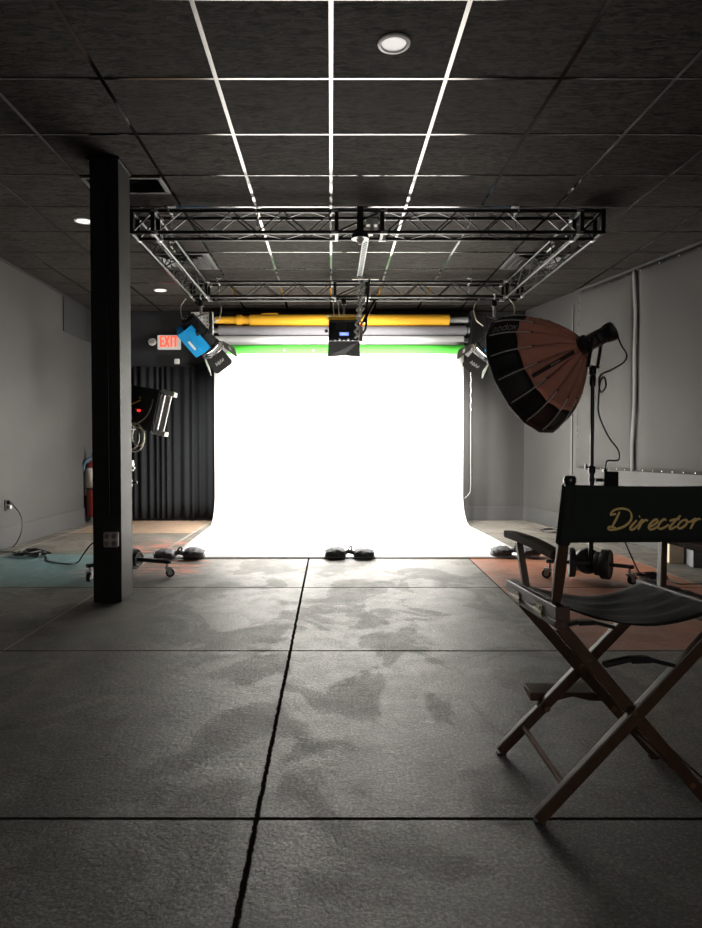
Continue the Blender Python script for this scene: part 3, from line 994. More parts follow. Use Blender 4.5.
# ------------------------------------------------------------------ rolling light stands
def caster(name, p, par, ang=0):
    """fork and wheel under p (world) reaching the floor"""
    h = p.z
    m = MB(); rw_ = .036
    ca, sa = math.cos(ang), math.sin(ang)
    def tr(x, y, z): return (p.x + x * ca - y * sa, p.y + x * sa + y * ca, z)
    m.cyl(tr(0, 0, rw_ * 2 + .005), tr(0, 0, h), .010, 10)
    m.add([tr(x, y, z) for x, y, z in ((-.02, -.022, .075), (.045, -.022, .075), (.045, .022, .075), (-.02, .022, .075), (-.02, -.022, .083), (.045, -.022, .083), (.045, .022, .083), (-.02, .022, .083))], [(3, 2, 1, 0), (4, 5, 6, 7), (0, 1, 5, 4), (1, 2, 6, 5), (2, 3, 7, 6), (3, 0, 4, 7)])
    for s in (-1, 1):
        m.add([tr(x, s * .020 + dy, z) for dy in (0, .003) for x, z in ((-.018, .080), (.038, .080), (.036, .03), (.014, .03))], [(3, 2, 1, 0), (4, 5, 6, 7), (0, 1, 5, 4), (1, 2, 6, 5), (2, 3, 7, 6), (3, 0, 4, 7)])
    ft = m.build('caster', STEEL, par, world=True)
    m = MB(); m.cyl(tr(.025, -.013, rw_), tr(.025, .013, rw_), rw_, 18); m.build('wheel', RUBBER, ft, world=True, smooth=True)
    m = MB(); m.cyl(tr(.025, -.0145, rw_), tr(.025, .0145, rw_), .02, 12); m.build('hub', STEEL, ft, world=True, smooth=True)
    return ft
def plate(par, c, axis, r, w, name='weight_plate'):
    c = Vector(c); axis = Vector(axis).normalized()
    M = Matrix.Translation(c) @ axis.to_track_quat('Z', 'Y').to_matrix().to_4x4()
    m = MB(); m.lathe([(.02, -w / 2), (r * .72, -w / 2), (r * .78, -w / 2 - .004), (r * .96, -w / 2 - .004), (r, -w / 2 + .004), (r, w / 2 - .004), (r * .96, w / 2 + .004), (r * .78, w / 2 + .004), (r * .72, w / 2), (.02, w / 2)], 28, M)
    return m.build(name, PLATE, par, world=True, smooth=True)

# left stand behind the column
base = Vector((-1.70, 5.42, 0))
t = thing('light_stand', 'rolling light stand with weight plates mostly hidden behind the black column', 'stand', base, 'rolling light stands')
LH = .125
ends = [at_h(170, 562, LH), at_h(87, 566, LH), Vector((base.x - .05, base.y + .42, LH)), Vector((base.x + .1, base.y - .38, LH))]
ends = ends[:3]
for e in ends:
    e.z = LH
    m = MB(); m.bar((base.x, base.y, LH), e, .035, .03); m.build('leg', BLACK, t, world=True, bevel=.004)
    d = (e - Vector((base.x, base.y, LH))).normalized()
    cp = e - d * .03
    caster('caster', Vector((cp.x, cp.y, LH)), t, math.atan2(d.y, d.x) + .6)
for k, e in enumerate(ends[:1]):
    d = (e - Vector((base.x, base.y, LH))).normalized()
    plate(t, Vector((base.x, base.y, LH)) + d * .045, d, .088, .035)
    plate(t, Vector((base.x, base.y, LH)) + d * .085, d, .06, .03)
m = MB(); m.cyl((base.x, base.y, LH - .03), (base.x, base.y, .75), .019, 14); m.build('lower_tube', BLACK, t, world=True, smooth=True)
m = MB(); m.cyl((base.x, base.y, .75), (base.x, base.y, 1.15), .014, 14); m.build('upper_tube', CHROME, t, world=True, smooth=True)
cl = at_y(132, 468, 5.42)
m = MB(); m.box((base.x, base.y, .76), (.05, .05, .06)); m.cyl((base.x, base.y, .76), (base.x + .07, base.y, .77), .012, 8); m.build('collar', BLACK, t, world=True, bevel=.006)
m = MB(); m.box((cl.x, 5.40, cl.z + .02), (.035, .04, .09)); m.cyl((base.x, 5.40, cl.z), (cl.x + .03, 5.40, cl.z), .013, 10); m.cyl((cl.x, 5.36, cl.z + .03), (cl.x, 5.44, cl.z + .03), .016, 10)
m.build('grip_clamp', STEEL, t, world=True, bevel=.003)

# big black light on it
hc = at_y(146, 409, 5.42)
q = (Matrix.Rotation(R(14), 3, 'Y') @ Matrix.Rotation(R(-8), 3, 'Z')).to_quaternion()
# local: x to the right (front, frame side), built around head centre
t = thing('stage_light', 'black box light with silver front frame beside the column, seen from its side', 'studio light', hc, None, (Matrix.Rotation(R(2), 3, 'Z') @ Matrix.Rotation(R(13), 3, 'Y')).to_quaternion())
m = MB(); m.add([(-.34, -.16, -.13), (.125, -.18, -.178), (.125, .18, -.178), (-.34, .16, -.13), (-.34, -.16, .15), (.125, -.18, .178), (.125, .18, .178), (-.34, .16, .15)], [(3, 2, 1, 0), (4, 5, 6, 7), (0, 1, 5, 4), (1, 2, 6, 5), (2, 3, 7, 6), (3, 0, 4, 7)])
hb = m.build('housing', BLACKM, t, bevel=.008)
m = MB(); m.bbox((-.30, -.186, -.10), (.0, -.168, .06)); m.build('control_panel', BLACK, hb, bevel=.003)
m = MB(); m.box((-.005, -.190, -.025), (.026, .006, .018)); m.build('red_button', LEDR, hb)
m = MB(); m.tube(spline([(-.13, -.195, -.03), (-.09, -.20, .0), (-.04, -.195, .035), (-.01, -.19, .06)]), .005, 6); m.build('yellow_lead', YELLOW, hb, smooth=True)
for p_ in ((-.07, -.192, -.02), (-.03, -.192, -.02), (-.02, -.19, .08), (-.10, -.19, -.055)):
    m = MB(); m.cyl(p_, (p_[0], p_[1] + .02, p_[2]), .008, 8); m.build('yellow_label_dot', mat('dull_amber', (.4, .2, .02), .5), hb)
m = MB(); m.tube(spline([(.085, -.19, .09), (.09, -.21, .03), (.07, -.215, -.06), (.0, -.21, -.14), (-.06, -.19, -.17)]), .006, 6); m.build('grey_lead', SILVERCABLE, hb, smooth=True)
for s in (-1, 1):
    m = MB(); m.bar((.165, -.07, s * .17), (.165, .07, s * .17), .10, .04, (0, 0, 1)); m.bar((.165, -.072, s * .17), (.165, .072, s * .17), .09, .012, (0, 0, 1)); m.build('frame_rail', WHITEMETAL, t, bevel=.006)
for yy in (0,):
    m = MB(); m.bbox((.14, yy - .02, -.165), (.158, yy + .02, .165)); m.bbox((.157, yy - .012, -.165), (.165, yy + .012, .165)); m.bbox((.164, yy - .02, -.165), (.186, yy + .02, .165))
    m.build('frame_post', WHITEMETAL, t, bevel=.003)
m = MB()
m.bbox((.126, -.16, -.16), (.134, .16, .16)); m.build('front_glass', mat('unlit_glass', (.06, .06, .06), .15), t)
m = MB(); m.bar((-.12, -.175, 0), (-.14, -.195, -.2), .04, .006, (0, 1, 0)); m.bar((-.12, .175, 0), (-.14, .195, -.2), .04, .006, (0, 1, 0)); m.bar((-.14, -.195, -.2), (-.14, .195, -.2), .04, .006); m.build('yoke', BLACK, t)

# coiled cable hanging under it
cc = at_y(131, 440, 5.14)
m = MB()
for k in range(3):
    rr = (.085, .10, .065)[k]
    m.tube([(cc.x + .025 * k + rr * .75 * math.cos(a), cc.y + .012 * k, cc.z + .04 - rr * .2 + rr * 1.15 * math.sin(a)) for a in [2 * PI * i / 28 for i in range(28)]], .006, 6, True)
tag(m.build('cable_coil', SILVERCABLE, None, smooth=True), 'pale cable coil hanging under the black box light by the column', 'cable')

# ------------------------------------------------------------------ softbox, its light and its stand
bc = Vector((2.075, 5.13, 0))
t = thing('light_stand', 'rolling stand with round weight plates under the brown softbox', 'stand', bc, 'rolling light stands')
LH = .14
e1 = at_h(546, 561, LH + .0); e2 = at_h(634, 567, LH); e3 = Vector((bc.x + .05, bc.y + .42, LH))
for k, e in enumerate((e1, e2, e3)):
    e = Vector((e.x, e.y, LH))
    m = MB(); m.bar((bc.x, bc.y, LH), e, .032, .028); m.build('leg', PLATE if k == 1 else BLACK, t, world=True, bevel=.004)
    d = (e - Vector((bc.x, bc.y, LH))).normalized()
    cp = e - d * .03
    caster('caster', Vector((cp.x, cp.y, LH)), t, (2.6, .3, 1.5)[k])
    if k < 2:
        plate(t, Vector((bc.x, bc.y, LH)) + d * (.145 if k == 0 else .115), d, .118, .04 if k == 0 else .06)
        if k == 1:
            plate(t, Vector((bc.x, bc.y, LH)) + d * .06, d, .095, .04)
    else:
        plate(t, Vector((bc.x, bc.y, LH)) + d * .10, d, .105, .05)
m = MB(); m.cyl((bc.x, bc.y, .07), (bc.x, bc.y, .88), .019, 14); m.build('lower_tube', BLACK, t, world=True, smooth=True)
m = MB(); m.cyl((bc.x, bc.y, .88), (bc.x, bc.y, 1.60), .015, 14); m.build('upper_tube', BLACK, t, world=True, smooth=True)
m = MB(); m.lathe([(.026, 0), (.028, .01), (.028, .05), (.022, .06)], 14, Matrix.Translation((bc.x, bc.y, .855))); m.lathe([(.024, 0), (.024, .03)], 14, Matrix.Translation((bc.x, bc.y, .79))); m.build('collar', BLACK, t, world=True, smooth=True)
m = MB(); m.cyl((bc.x, bc.y, .905), (bc.x - .045, bc.y - .01, .905), .007, 8); m.box((bc.x - .052, bc.y - .01, .908), (.014, .018, .045)); m.build('knob', BLACK, t, world=True, bevel=.004)
m = MB(); m.lathe([(.022, 0), (.024, .02), (.024, .07), (.018, .09)], 12, Matrix.Translation((bc.x, bc.y, 1.545))); m.build('head_spigot', BLACK, t, world=True, smooth=True)

sd = Vector((-.63, .69, -.35)).normalized()
hub = Vector((1.985, 5.10, 1.862))
q = sd.to_track_quat('Y', 'Z')
# the softbox
t = thing('softbox', 'large deep brown and black round softbox on the stand by the right wall', 'softbox', hub, None, q)
NR, DEP, RIM = 16, .525, .53
def srad(f):
    return .06 + (RIM - .06) * (math.sin(f * PI / 2) ** .80 * .80 + f * .20)
ph0 = R(11.25)
def spt(f, k, frac=0.0):
    a0 = ph0 + 2 * PI * k / NR; a1 = ph0 + 2 * PI * (k + 1) / NR
    r = srad(f)
    p0 = Vector((r * math.cos(a0), DEP * f, r * math.sin(a0))); p1 = Vector((r * math.cos(a1), DEP * f, r * math.sin(a1)))
    p = p0.lerp(p1, frac)
    sag = 1 - .035 * 4 * frac * (1 - frac)
    return Vector((p.x * sag, p.y, p.z * sag))
FB = .60                      # where brown cloth meets black cloth
def band(f0, f1, n, mm, name, wig=0):
    for k in range(NR):
        m = MB()
        rows = []
        for i in range(n + 1):
            f = f0 + (f1 - f0) * i / n
            rows.append([spt(min(1, f + wig * .03 * math.sin(j / 6 * PI) * (1 if i in (n,) and wig > 0 else (1 if i == 0 and wig < 0 else 0))), k, j / 6) for j in range(7)])
        m.grid(rows)
        m.build(name, mm, t, smooth=True, solid=.002)
band(0.0, FB, 9, BROWNF, 'brown_panel')
band(FB, 1.0, 6, BLACKF, 'black_panel')
for k in range(NR):
    m = MB(); m.tube([spt(f, k) * 1.004 for f in [.42 + .53 * i / 12 for i in range(13)]], .0055, 6)
    m.build('rib', SEAM, t, smooth=True)
    m = MB(); m.tube([spt(f, k) * 1.004 for f in [.0 + .42 * i / 10 for i in range(11)]], .0035, 6)
    m.build('seam', BROWNF, t, smooth=True)
    m = MB(); pp = spt(.42, k) * 1.01; m.lathe([(.001, -.008), (.008, -.004), (.008, .004), (.001, .008)], 8, Matrix.Translation(pp)); m.build('rivet', CHROME, t)
m = MB()
rows = []
for f, dr_ in ((.93, .004), (1.0, .008), (1.02, .004), (1.02, -.03), (.97, -.03)):
    row = []
    for k in range(NR + 1):
        p = spt(min(1, f), k % NR)
        v = Vector((p.x, 0, p.z)); v = v * ((v.length + dr_) / v.length)
        row.append((v.x, DEP * f, v.z))
    rows.append(row)
m.grid(rows); m.build('rim_band', BLACKF, t, solid=.002)
m = MB(); m.lathe([(.075, -.035), (.08, -.03), (.08, .02), (.065, .035)], 24, Matrix.Rotation(-PI / 2, 4, 'X')); m.build('speed_ring', BLACK, t, smooth=True)
# which panels face the camera best: choose by direction
invq = q.inverted()
cam_dir = invq @ (Vector((0, 0, CAM_H)) - hub)
ang_cam = math.atan2(cam_dir.z, cam_dir.x)
kf = int(((ang_cam - ph0) % (2 * PI)) / (2 * PI / NR))
def surf(f, k, frac, off):
    p = spt(f, k, frac)
    e = spt(min(1, f + .01), k, frac) - spt(max(0, f - .01), k, frac)
    w = spt(f, k, 1.0) - spt(f, k, 0.0)
    n = w.cross(e).normalized()
    if n.dot(Vector((p.x, 0, p.z))) < 0:
        n = -n
    return p + n * off
# black zip strap on a panel facing the camera
KZIP = kf
m = MB()
a_, b_ = [], []
for i in range(13):
    f = .07 + .50 * i / 12
    wz = .016 / max(.05, (spt(f, KZIP, 1) - spt(f, KZIP, 0)).length)
    a_.append(surf(f, KZIP, .5 - wz, .004)); b_.append(surf(f, KZIP, .5 + wz, .004))
m.grid([a_, b_]); zp = m.build('zip_strap', BLACKM, t, solid=.004)
def letters_godox():
    def arc(cx, cy, rx, ry, a0, a1, n=14):
        return [(cx + rx * math.cos(R(a0 + (a1 - a0) * i / n)), cy + ry * math.sin(R(a0 + (a1 - a0) * i / n))) for i in range(n + 1)]
    G = [arc(.5, .4, .45, .38, 50, 325), [(.9, .18), (.92, .42), (.55, .42)]]
    o = lambda x: [arc(x + .5, .4, .45, .38, 0, 360)]
    d = [arc(2.9 + .0, .4, .45, .38, 0, 360), [(3.36, .02), (3.36, 1.05)]]
    x = [[(4.75, .02), (5.5, .78)], [(4.75, .78), (5.5, .02)]]
    return G + o(1.15) + d + o(3.65) + x
PRINT = mat('grey_silver_print', (.6, .6, .6), .5)
def godox(k, f_a, f_b, lo, hi, flip, par, off=.006):
    m = MB()
    for st in letters_godox():
        def pl(x, y):
            u = x / 5.5; v = y / 1.05
            f = f_a + (f_b - f_a) * u
            return surf(f, k, (lo + (hi - lo) * v) if not flip else (hi - (hi - lo) * v), off)
        ribbon(m, st, lambda u, d: .07, pl)
    return m.build('print', PRINT, par)
KTEXT = (kf - 3) % NR
godox(KTEXT, .95, .62, .25, .75, True, t)
godox(KZIP, .34, .23, .44, .56, False, zp, .011)

# the lamp that carries it
t = thing('lamp_head', 'black cylindrical lamp behind the brown softbox', 'studio light', hub, None, q)
m = MB(); m.lathe([(.055, -.05), (.062, -.06), (.062, -.19), (.058, -.195)], 24, Matrix.Rotation(-PI / 2, 4, 'X')); m.build('barrel', BLACK, t, smooth=True)
m = MB(); m.lathe([(.066, -.193), (.072, -.197), (.074, -.240), (.068, -.256), (.03, -.26)], 24, Matrix.Rotation(-PI / 2, 4, 'X')); m.build('rear_cap', BLACK, t, smooth=True)
cd = Vector((cam_dir.x, 0, cam_dir.z)).normalized()
m = MB()
for yy, w in ((-.12, .04), (-.172, .016)):
    c0 = cd * .062 + Vector((0, yy, 0))
    u = Vector((-cd.z, 0, cd.x))
    m.add([c0 + u * .03 + Vector((0, w, 0)) + cd * .0, c0 - u * .03 + Vector((0, w, 0)), c0 - u * .03 - Vector((0, w * .3, 0)), c0 + u * .03 - Vector((0, w * .3, 0))], [(0, 1, 2, 3)])
m.build('side_label', mat('grey_blue_label', (.10, .12, .15), .4), t, solid=.006)
# yoke hangs straight down to the stand
inv = (Matrix.Translation(hub) @ q.to_matrix().to_4x4()).inverted()
lc = hub - sd * .12
side = (q @ Vector((1, 0, 0))).normalized()
m = MB()
top = Vector((bc.x, bc.y, 1.66))
for s in (-1, 1):
    a = lc + side * s * .078
    b = Vector((bc.x, bc.y, 1.70)) + side * s * .078
    m.bar(a, b, .022, .012, side)
m.bar(Vector((bc.x, bc.y, 1.70)) - side * .084, Vector((bc.x, bc.y, 1.70)) + side * .084, .028, .014)
m.v = [inv @ v for v in m.v]; m.build('yoke', BLACK, t)
m = MB(); m.lathe([(.02, 0), (.026, .01), (.026, .05), (.018, .065)], 12, Matrix.Translation((bc.x, bc.y, 1.637)))
m.v = [inv @ v for v in m.v]; m.build('swivel', BLACK, t, smooth=True)
tail = hub - sd * .345
Yc = 4.80
m = MB()
cpts = [hub - sd * .275 + Vector((0, 0, -.02)), at_y(621, 345, Yc), at_y(626.5, 354, Yc), at_y(624, 362, Yc), at_y(611, 370, 4.88), at_y(601, 375, 4.98), at_y(599, 384, 5.0), at_y(601, 392, 5.02), at_y(606, 386, 5.02), at_y(604, 377, 5.0), at_y(600, 383, 5.02), at_y(598.5, 400, 5.05), at_y(599, 415, 5.05), at_y(608, 436, 5.05), at_y(618, 450, 5.05), at_y(618, 460, 5.05), at_y(607, 461, 5.06), at_y(605.2, 470, 5.10)]
m.tube(spline(cpts, 8), .0065, 8)
tag(m.build('power_cable', CABLE, None, smooth=True), 'thin black cable looping from the softbox lamp down to its power box', 'cable')
# power box clipped to the stand
c = at_y(609, 480, 5.10)
t = thing('power_box', 'black power box clipped to the softbox stand above the chair back', 'power supply', (c.x, 5.10, c.z - .08))
m = MB(); m.box((c.x + .005, 5.10, c.z - .01), (.115, .07, .155)); m.build('case', BLACKM, t, world=True, bevel=.006)
m = MB(); m.cyl((bc.x + .0255, 5.115, c.z), (c.x - .05, 5.10, c.z), .014, 10); m.build('clip', BLACK, t, world=True, smooth=True)
m = MB(); m.bbox((c.x - .05, 5.085, c.z + .067), (c.x - .02, 5.115, c.z + .085)); m.build('plug', BLACK, t, world=True)

# ------------------------------------------------------------------ sandbags
def sandbag(label, loc, rz, seed):
    rnd = random.Random(seed)
    t = thing('sandbag', label, 'sandbag', loc, 'sandbags holding down the paper sweep')
    t.rotation_euler = (0, 0, rz)
    for s in (-1, 1):
        m = MB(); rows = []
        nu, nv = 14, 20
        L, W, H = .205, .125, .088 * (1 + .08 * rnd.uniform(-1, 1))
        ph = rnd.uniform(0, 6)
        for i in range(nu + 1):
            u = i / nu
            e = (math.sin(PI * min(1, max(0, u)) ** .8) ** .30) if 0 < u < 1 else .0
            e = max(e, .16 if u < .5 else .10)
            row = []
            for j in range(nv):
                a = 2 * PI * j / nv
                cz = math.sin(a)
                zz = H * (.5 + .5 * (abs(cz) ** .7) * (1 if cz > 0 else -1)) * (e ** .8)
                wr = 1 + .04 * math.sin(7 * a + ph + u * 9) + .03 * math.sin(u * 22 + ph)
                yy = W * math.cos(a) * e * wr * (1.05 if cz < 0 else 1)
                row.append((s * (.035 + L * u), yy, max(.002, zz * wr) + .001))
            row.append(row[0])
            rows.append(row)
        m.grid(rows)
        nc = nv + 1
        m.f.append(tuple(range(nv))); m.f.append(tuple(nu * nc + j for j in range(nv)))
        pch = m.build('pouch', BAG, t, smooth=True)
        m = MB(); m.tube(spline([(s * .225, -.10, .05), (s * .236, 0, .06), (s * .225, .10, .05)], 6), .006, 6); m.build('seam_welt', BAG, pch, smooth=True)
    m = MB(); m.tube(spline([(-.05, 0, .03), (-.02, .01, .045), (.02, -.01, .045), (.05, 0, .03)], 6), .022, 8); m.build('knotted_neck', BAG, t, smooth=True)
    m = MB(); m.tube(spline([(-.02, -.03, .05), (-.005, -.02, .085), (.012, 0, .10), (.02, .02, .08), (.01, .03, .04)], 6), .008, 6); m.build('strap', BAG, t, smooth=True)
    return t
p = at_h(177, 561, 0); sandbag('charcoal sandbag on the left front corner of the white paper', (p.x, p.y + .10, .016), R(6), 1)
p = at_h(350, 560, 0); sandbag('charcoal sandbag at the middle of the front edge of the white paper', (p.x, p.y + .10, .016), 0, 2)
p = at_h(519, 559, 0); sandbag('charcoal sandbag on the right front corner of the white paper', (p.x, p.y + .13, .016), R(-5), 3)

# ------------------------------------------------------------------ left wall: outlet, cord, extinguisher
p = at_y(7.5, 505, 6.75)
def left_wall(px, py):
    d = ray(px, py); tt = XL / d.x
    return Vector((0, 0, CAM_H)) + d * tt
p = left_wall(7.3, 505)
t = thing('wall_outlet', 'small wall outlet with two plugs low on the grey left wall', 'outlet', (XL, p.y, p.z))
MB().bbox((0, -.062, -.06), (.012, .062, .06)).build('cover_plate', mat('black_outlet', (.03, .03, .03), .4), t, bevel=.004)
for z in (-.022, .028):
    m = MB(); m.bbox((.012, -.03, z - .018), (.045, .012, z + .018)); m.build('plug', WHITEP if z < 0 else BLACK, t, bevel=.006)
f1 = at_h(8, 551, .006); f1.x = max(f1.x, XL + .05)
co = at_h(29, 555, .008)
en = at_h(68, 564, .01)
up = at_y(93, 543, 5.55)
pts = [Vector((XL + .045, p.y - .01, p.z + .028)), at_y(14, 506, 6.78), at_y(20, 514, 6.75), at_y(22.5, 524, 6.72), at_y(20, 536, 6.68), at_h(13, 547, .01), at_h(4, 549.5, .01), at_h(3, 552, .01), at_h(12, 552, .01)]
for i_ in (5, 6, 7, 8):
    pts[i_].x = max(pts[i_].x, XL + .04)
random.seed(5)
for i in range(22):
    a = i * 1.87
    pts.append(co + Vector((.20 * math.cos(a) * random.uniform(.35, 1.15), .15 * math.sin(a) * random.uniform(.3, 1.2), .002 * i + .010 * random.random())))
pts += [co + Vector((.22, -.12, .0)), at_h(48, 561, .008), en, at_h(78, 562, .01), up + Vector((-.08, -.02, -.10)), up, up + Vector((.12, .05, .04))]
m = MB(); m.tube(spline(pts, 5), .0065, 6)
tag(m.build('extension_cord', CABLE, None, smooth=True), 'black extension cord heaped on the teal painted floor by the left wall', 'cord')

e0 = left_wall(91, 500)
ey = 9.0
exx = XL + .125
zb, zt = at_y(84, 516.5, ey).z, at_y(84, 461, ey).z
t = thing('fire_extinguisher', 'red fire extinguisher on the left wall, half hidden by the black column', 'fire extinguisher', (exx, ey, zb))
m = MB(); m.lathe([(.085, 0), (.105, .01), (.108, .02), (.108, (zt - zb) * .88), (.09, (zt - zb) * .95), (.04, (zt - zb) * 1.0)], 28, Matrix.Translation((exx, ey, zb))); bd = m.build('cylinder', REDP, t, world=True, smooth=True)
m = MB(); z0, z1 = zb + (zt - zb) * .52, zb + (zt - zb) * .88
rows = []
for z in (z0, z1):
    rows.append([(exx + .110 * math.cos(a), ey + .110 * math.sin(a), z) for a in [R(-170) + R(110) * i / 14 for i in range(15)]])
m.grid(rows); m.build('label_sheet', LABELP, bd, world=True, smooth=True, solid=.002)
m = MB(); m.lathe([(.1085, 0), (.112, .004), (.112, .026), (.1085, .03)], 28, Matrix.Translation((exx, ey, zb + (zt - zb) * .49))); m.build('black_strap', BLACKM, bd, world=True, smooth=True)
m = MB(); m.cyl((exx, ey, zt - .01), (exx, ey, zt + .07), .026, 12); m.cyl((exx, ey - .05, zt + .04), (exx, ey, zt + .04), .016, 10); m.build('valve', CHROME, t, world=True, smooth=True)
m = MB(); m.bar((exx - .02, ey - .02, zt + .07), (exx + .10, ey - .10, zt + .10), .02, .012); m.bar((exx - .02, ey - .02, zt + .10), (exx + .09, ey - .10, zt + .16), .02, .012); m.build('lever', BLACK, t, world=True)
BLUES = mat('dark_blue_strap', (.02, .045, .07), .6)
m = MB(); m.tube(spline([(exx - .02, ey - .03, zt + .05), (exx - .08, ey - .08, zt + .0), (exx - .115, ey - .08, zt - .06), (exx - .118, ey - .07, zt - .13)]), [.022] * 24 + [.02], 8); m.build('blue_hose', BLUES, t, world=True, smooth=True)
m = MB(); m.tube(spline([(exx - .01, ey - .03, zt + .08), (exx + .01, ey - .05, zt + .19), (exx + .02, ey - .04, zt + .13)]), .010, 6); m.build('blue_tie', mat('blue_plastic', (.05, .2, .55), .5), t, world=True, smooth=True)
MB().bbox((XL + .001, ey - .03, zb + .3), (XL + .02, ey + .03, zt - .1)).build('wall_hook', STEEL, t, world=True)

# ------------------------------------------------------------------ right side floor bits
p = at_h(678, 563.5, 0)
t = tag(MB().box((p.x, p.y + .06, .10), (.125, .12, .20), Matrix.Rotation(R(-12), 3, 'Z')).build('wood_block', WOODL, None, bevel=.003), 'short pale wooden block on the floor behind the director chair, by the grey box', 'block')
p2 = at_h(696, 568, 0)
t = thing('low_box', 'low grey painted box behind the director chair, right of the wooden block', 'box', (p2.x + .16, p2.y + .10, 0))
rz = Matrix.Rotation(R(-12), 3, 'Z')
MB().box((p2.x + .145, p2.y + .10, .095), (.29, .26, .19), rz).build('body', GREYBOX, t, world=True, bevel=.004)
MB().box((p2.x + .145, p2.y + .10, .2), (.30, .27, .018), rz).build('lid', GREYBOX, t, world=True, bevel=.004)
c0 = at_h(552, 531, .006)
m = MB(); m.tube([(c0.x + .14 * math.cos(a), c0.y + .16 * math.sin(a), .008) for a in [2 * PI * i / 30 for i in range(30)]], .006, 6, True)
m.tube([(c0.x + .02 + .13 * math.cos(a), c0.y + .15 * math.sin(a), .018) for a in [2 * PI * i / 30 for i in range(30)]], .006, 6, True)
tag(m.build('cable_loop', CABLE, None, smooth=True), 'loose cable loop lying on bare concrete near the right back corner', 'cable')
c1 = at_h(650, 577, .008)
pts = [at_y(605, 490, 5.12), at_y(613, 515, 5.12), at_y(624, 540, 5.10), at_y(633, 560, 5.0), at_h(640, 575, .01), at_h(643, 580, .01)]
for i in range(12):
    a = i * 2.2
    pts.append(c1 + Vector((.13 * math.cos(a), .09 * math.sin(a), .006 + .002 * i)))
pts += [at_h(668, 580, .01), at_h(680, 584, .01), at_h(700, 584, .01), at_h(740, 586, .01)]
m = MB(); m.tube(spline(pts, 6), .006, 6)
t = thing('floor_cable', 'black cable with red plug bundled on the orange floor behind the chair', 'cable', c1)
m.build('lead', CABLE, t, world=True, smooth=True)
m = MB(); m.cyl(at_h(639.5, 574, .02), at_h(645, 574, .03), .010, 8); m.build('red_plug', RED, t, world=True, smooth=True)

# ------------------------------------------------------------------ director chair
ch = thing('director_chair', 'dark wooden folding director chair with black canvas back and seat', 'chair', (.85, 2.0, 0))
xlf, xrf = .584, 1.112
YN, YF = 1.812, 2.195
XC = (xlf + xrf) / 2
XS, XH = .869, .229      # centre and half spread of the seat rails
def leg(x0, x1, Y, name='leg'):
    m = MB()
    a, b = Vector((x0, Y, .012)), Vector((x1, Y, .570 - .054 * (Y - YN) - .012))
    d = (b - a).normalized()
    m.bar(a - d * .0, b, .024, .036, Vector((0, 1, 0)).cross(d))
    # level the foot
    o = m.build(name, WOODD, ch, world=True, bevel=.003)
    m = MB(); m.box((x0 + (.006 if x1 > x0 else -.006), Y, .0045), (.030, .020, .008)); m.build('foot_pad', RUBBER, o, world=True)
    return o
xt_l, xt_r = .650, 1.084
for Y, s in ((YN, 1), (YF, -1)):
    leg(xlf, xt_r, Y - s * .013 * 1); leg(xrf, xt_l, Y + s * .013)
    m = MB(); m.cyl((XC, Y - .03, .322), (XC, Y + .03, .322), .008, 10); m.build('pivot_bolt', BRASS, ch, world=True, smooth=True)
# dowels between the near and far legs
hd = .10
for sx_ in (-1, 1):
    x = XC + sx_ * ((xrf - xlf) / 2) * (1 - hd / .322 * .98)
    m = MB(); m.cyl((x, YN, hd), (x, YF, hd), .009, 12); m.build('stretcher', mat('brown_dowel', (.16, .085, .05), .6, 0, .3, spec=.1), ch, world=True, smooth=True)
# hinged metal spreaders under the seat
for Y in (YN - .02, YF - .022):
    z = .455
    xa, xb = .765, .960
    m = MB(); m.bar((xa, Y, z), (xa + .075, Y, z + .018), .012, .024, (0, 1, 0)); m.bar((xb, Y, z), (xb - .075, Y, z + .018), .012, .024, (0, 1, 0))
    m.bar((xa + .07, Y - .004, z + .016), (xb - .07, Y - .004, z + .018), .016, .030, (0, 1, 0))
    m.build('spreader', BLACK, ch, world=True, bevel=.002)
# lower rails joining leg tops, seat rails above
for sx_ in (-1, 1):
    x = XS + sx_ * XH
    m = MB(); m.bar((x, YN - .035, .5715), (x, YF + .055, .5465), .034, .023); m.build('lower_rail', WOODD, ch, world=True, bevel=.003)
    m = MB(); m.bar((x, YN - .045, .605), (x, YF + .075, .578), .040, .040); m.build('seat_rail', WOODD, ch, world=True, bevel=.003)
    for yy in (YN + .10, YF - .06):
        zs = -.054 * (yy - YN)
        m = MB(); m.bbox((x + sx_ * .0205, yy - .035, .570 + zs), (x + sx_ * .0235, yy + .035, .606 + zs)); m.cyl((x + sx_ * .022, yy - .035, .583 + zs), (x + sx_ * .022, yy + .035, .583 + zs), .005, 8)
        hg = m.build('hinge', BRASS, ch, world=True)
        m = MB()
        for dy in (-.02, .02):
            m.cyl((x + sx_ * .0236, yy + dy, .597 + zs), (x + sx_ * .0255, yy + dy, .597 + zs), .004, 8)
        m.build('screw', BLACK, hg, world=True)
# seat sling
rows = []
for j in range(25):
    f = j / 24
    x = XS - .238 + .476 * f
    row = []
    for i in range(15):
        g_ = i / 14
        y = YN - .03 + (YF + .05 - YN + .03) * g_
        sag = .060 * (1 - (2 * f - 1) ** 2) * (1 + .10 * math.sin(g_ * 3))
        wr = .003 * math.sin(g_ * 26 + f * 5) * (1 - (2 * f - 1) ** 4) + .002 * math.sin(g_ * 55 + f * 9)
        row.append((x, y, .630 - .054 * (y - YN + .045) - sag + wr))
    rows.append(row)
m = MB(); m.grid(rows); m.build('seat', LEATHER, ch, world=True, smooth=True, solid=.004)
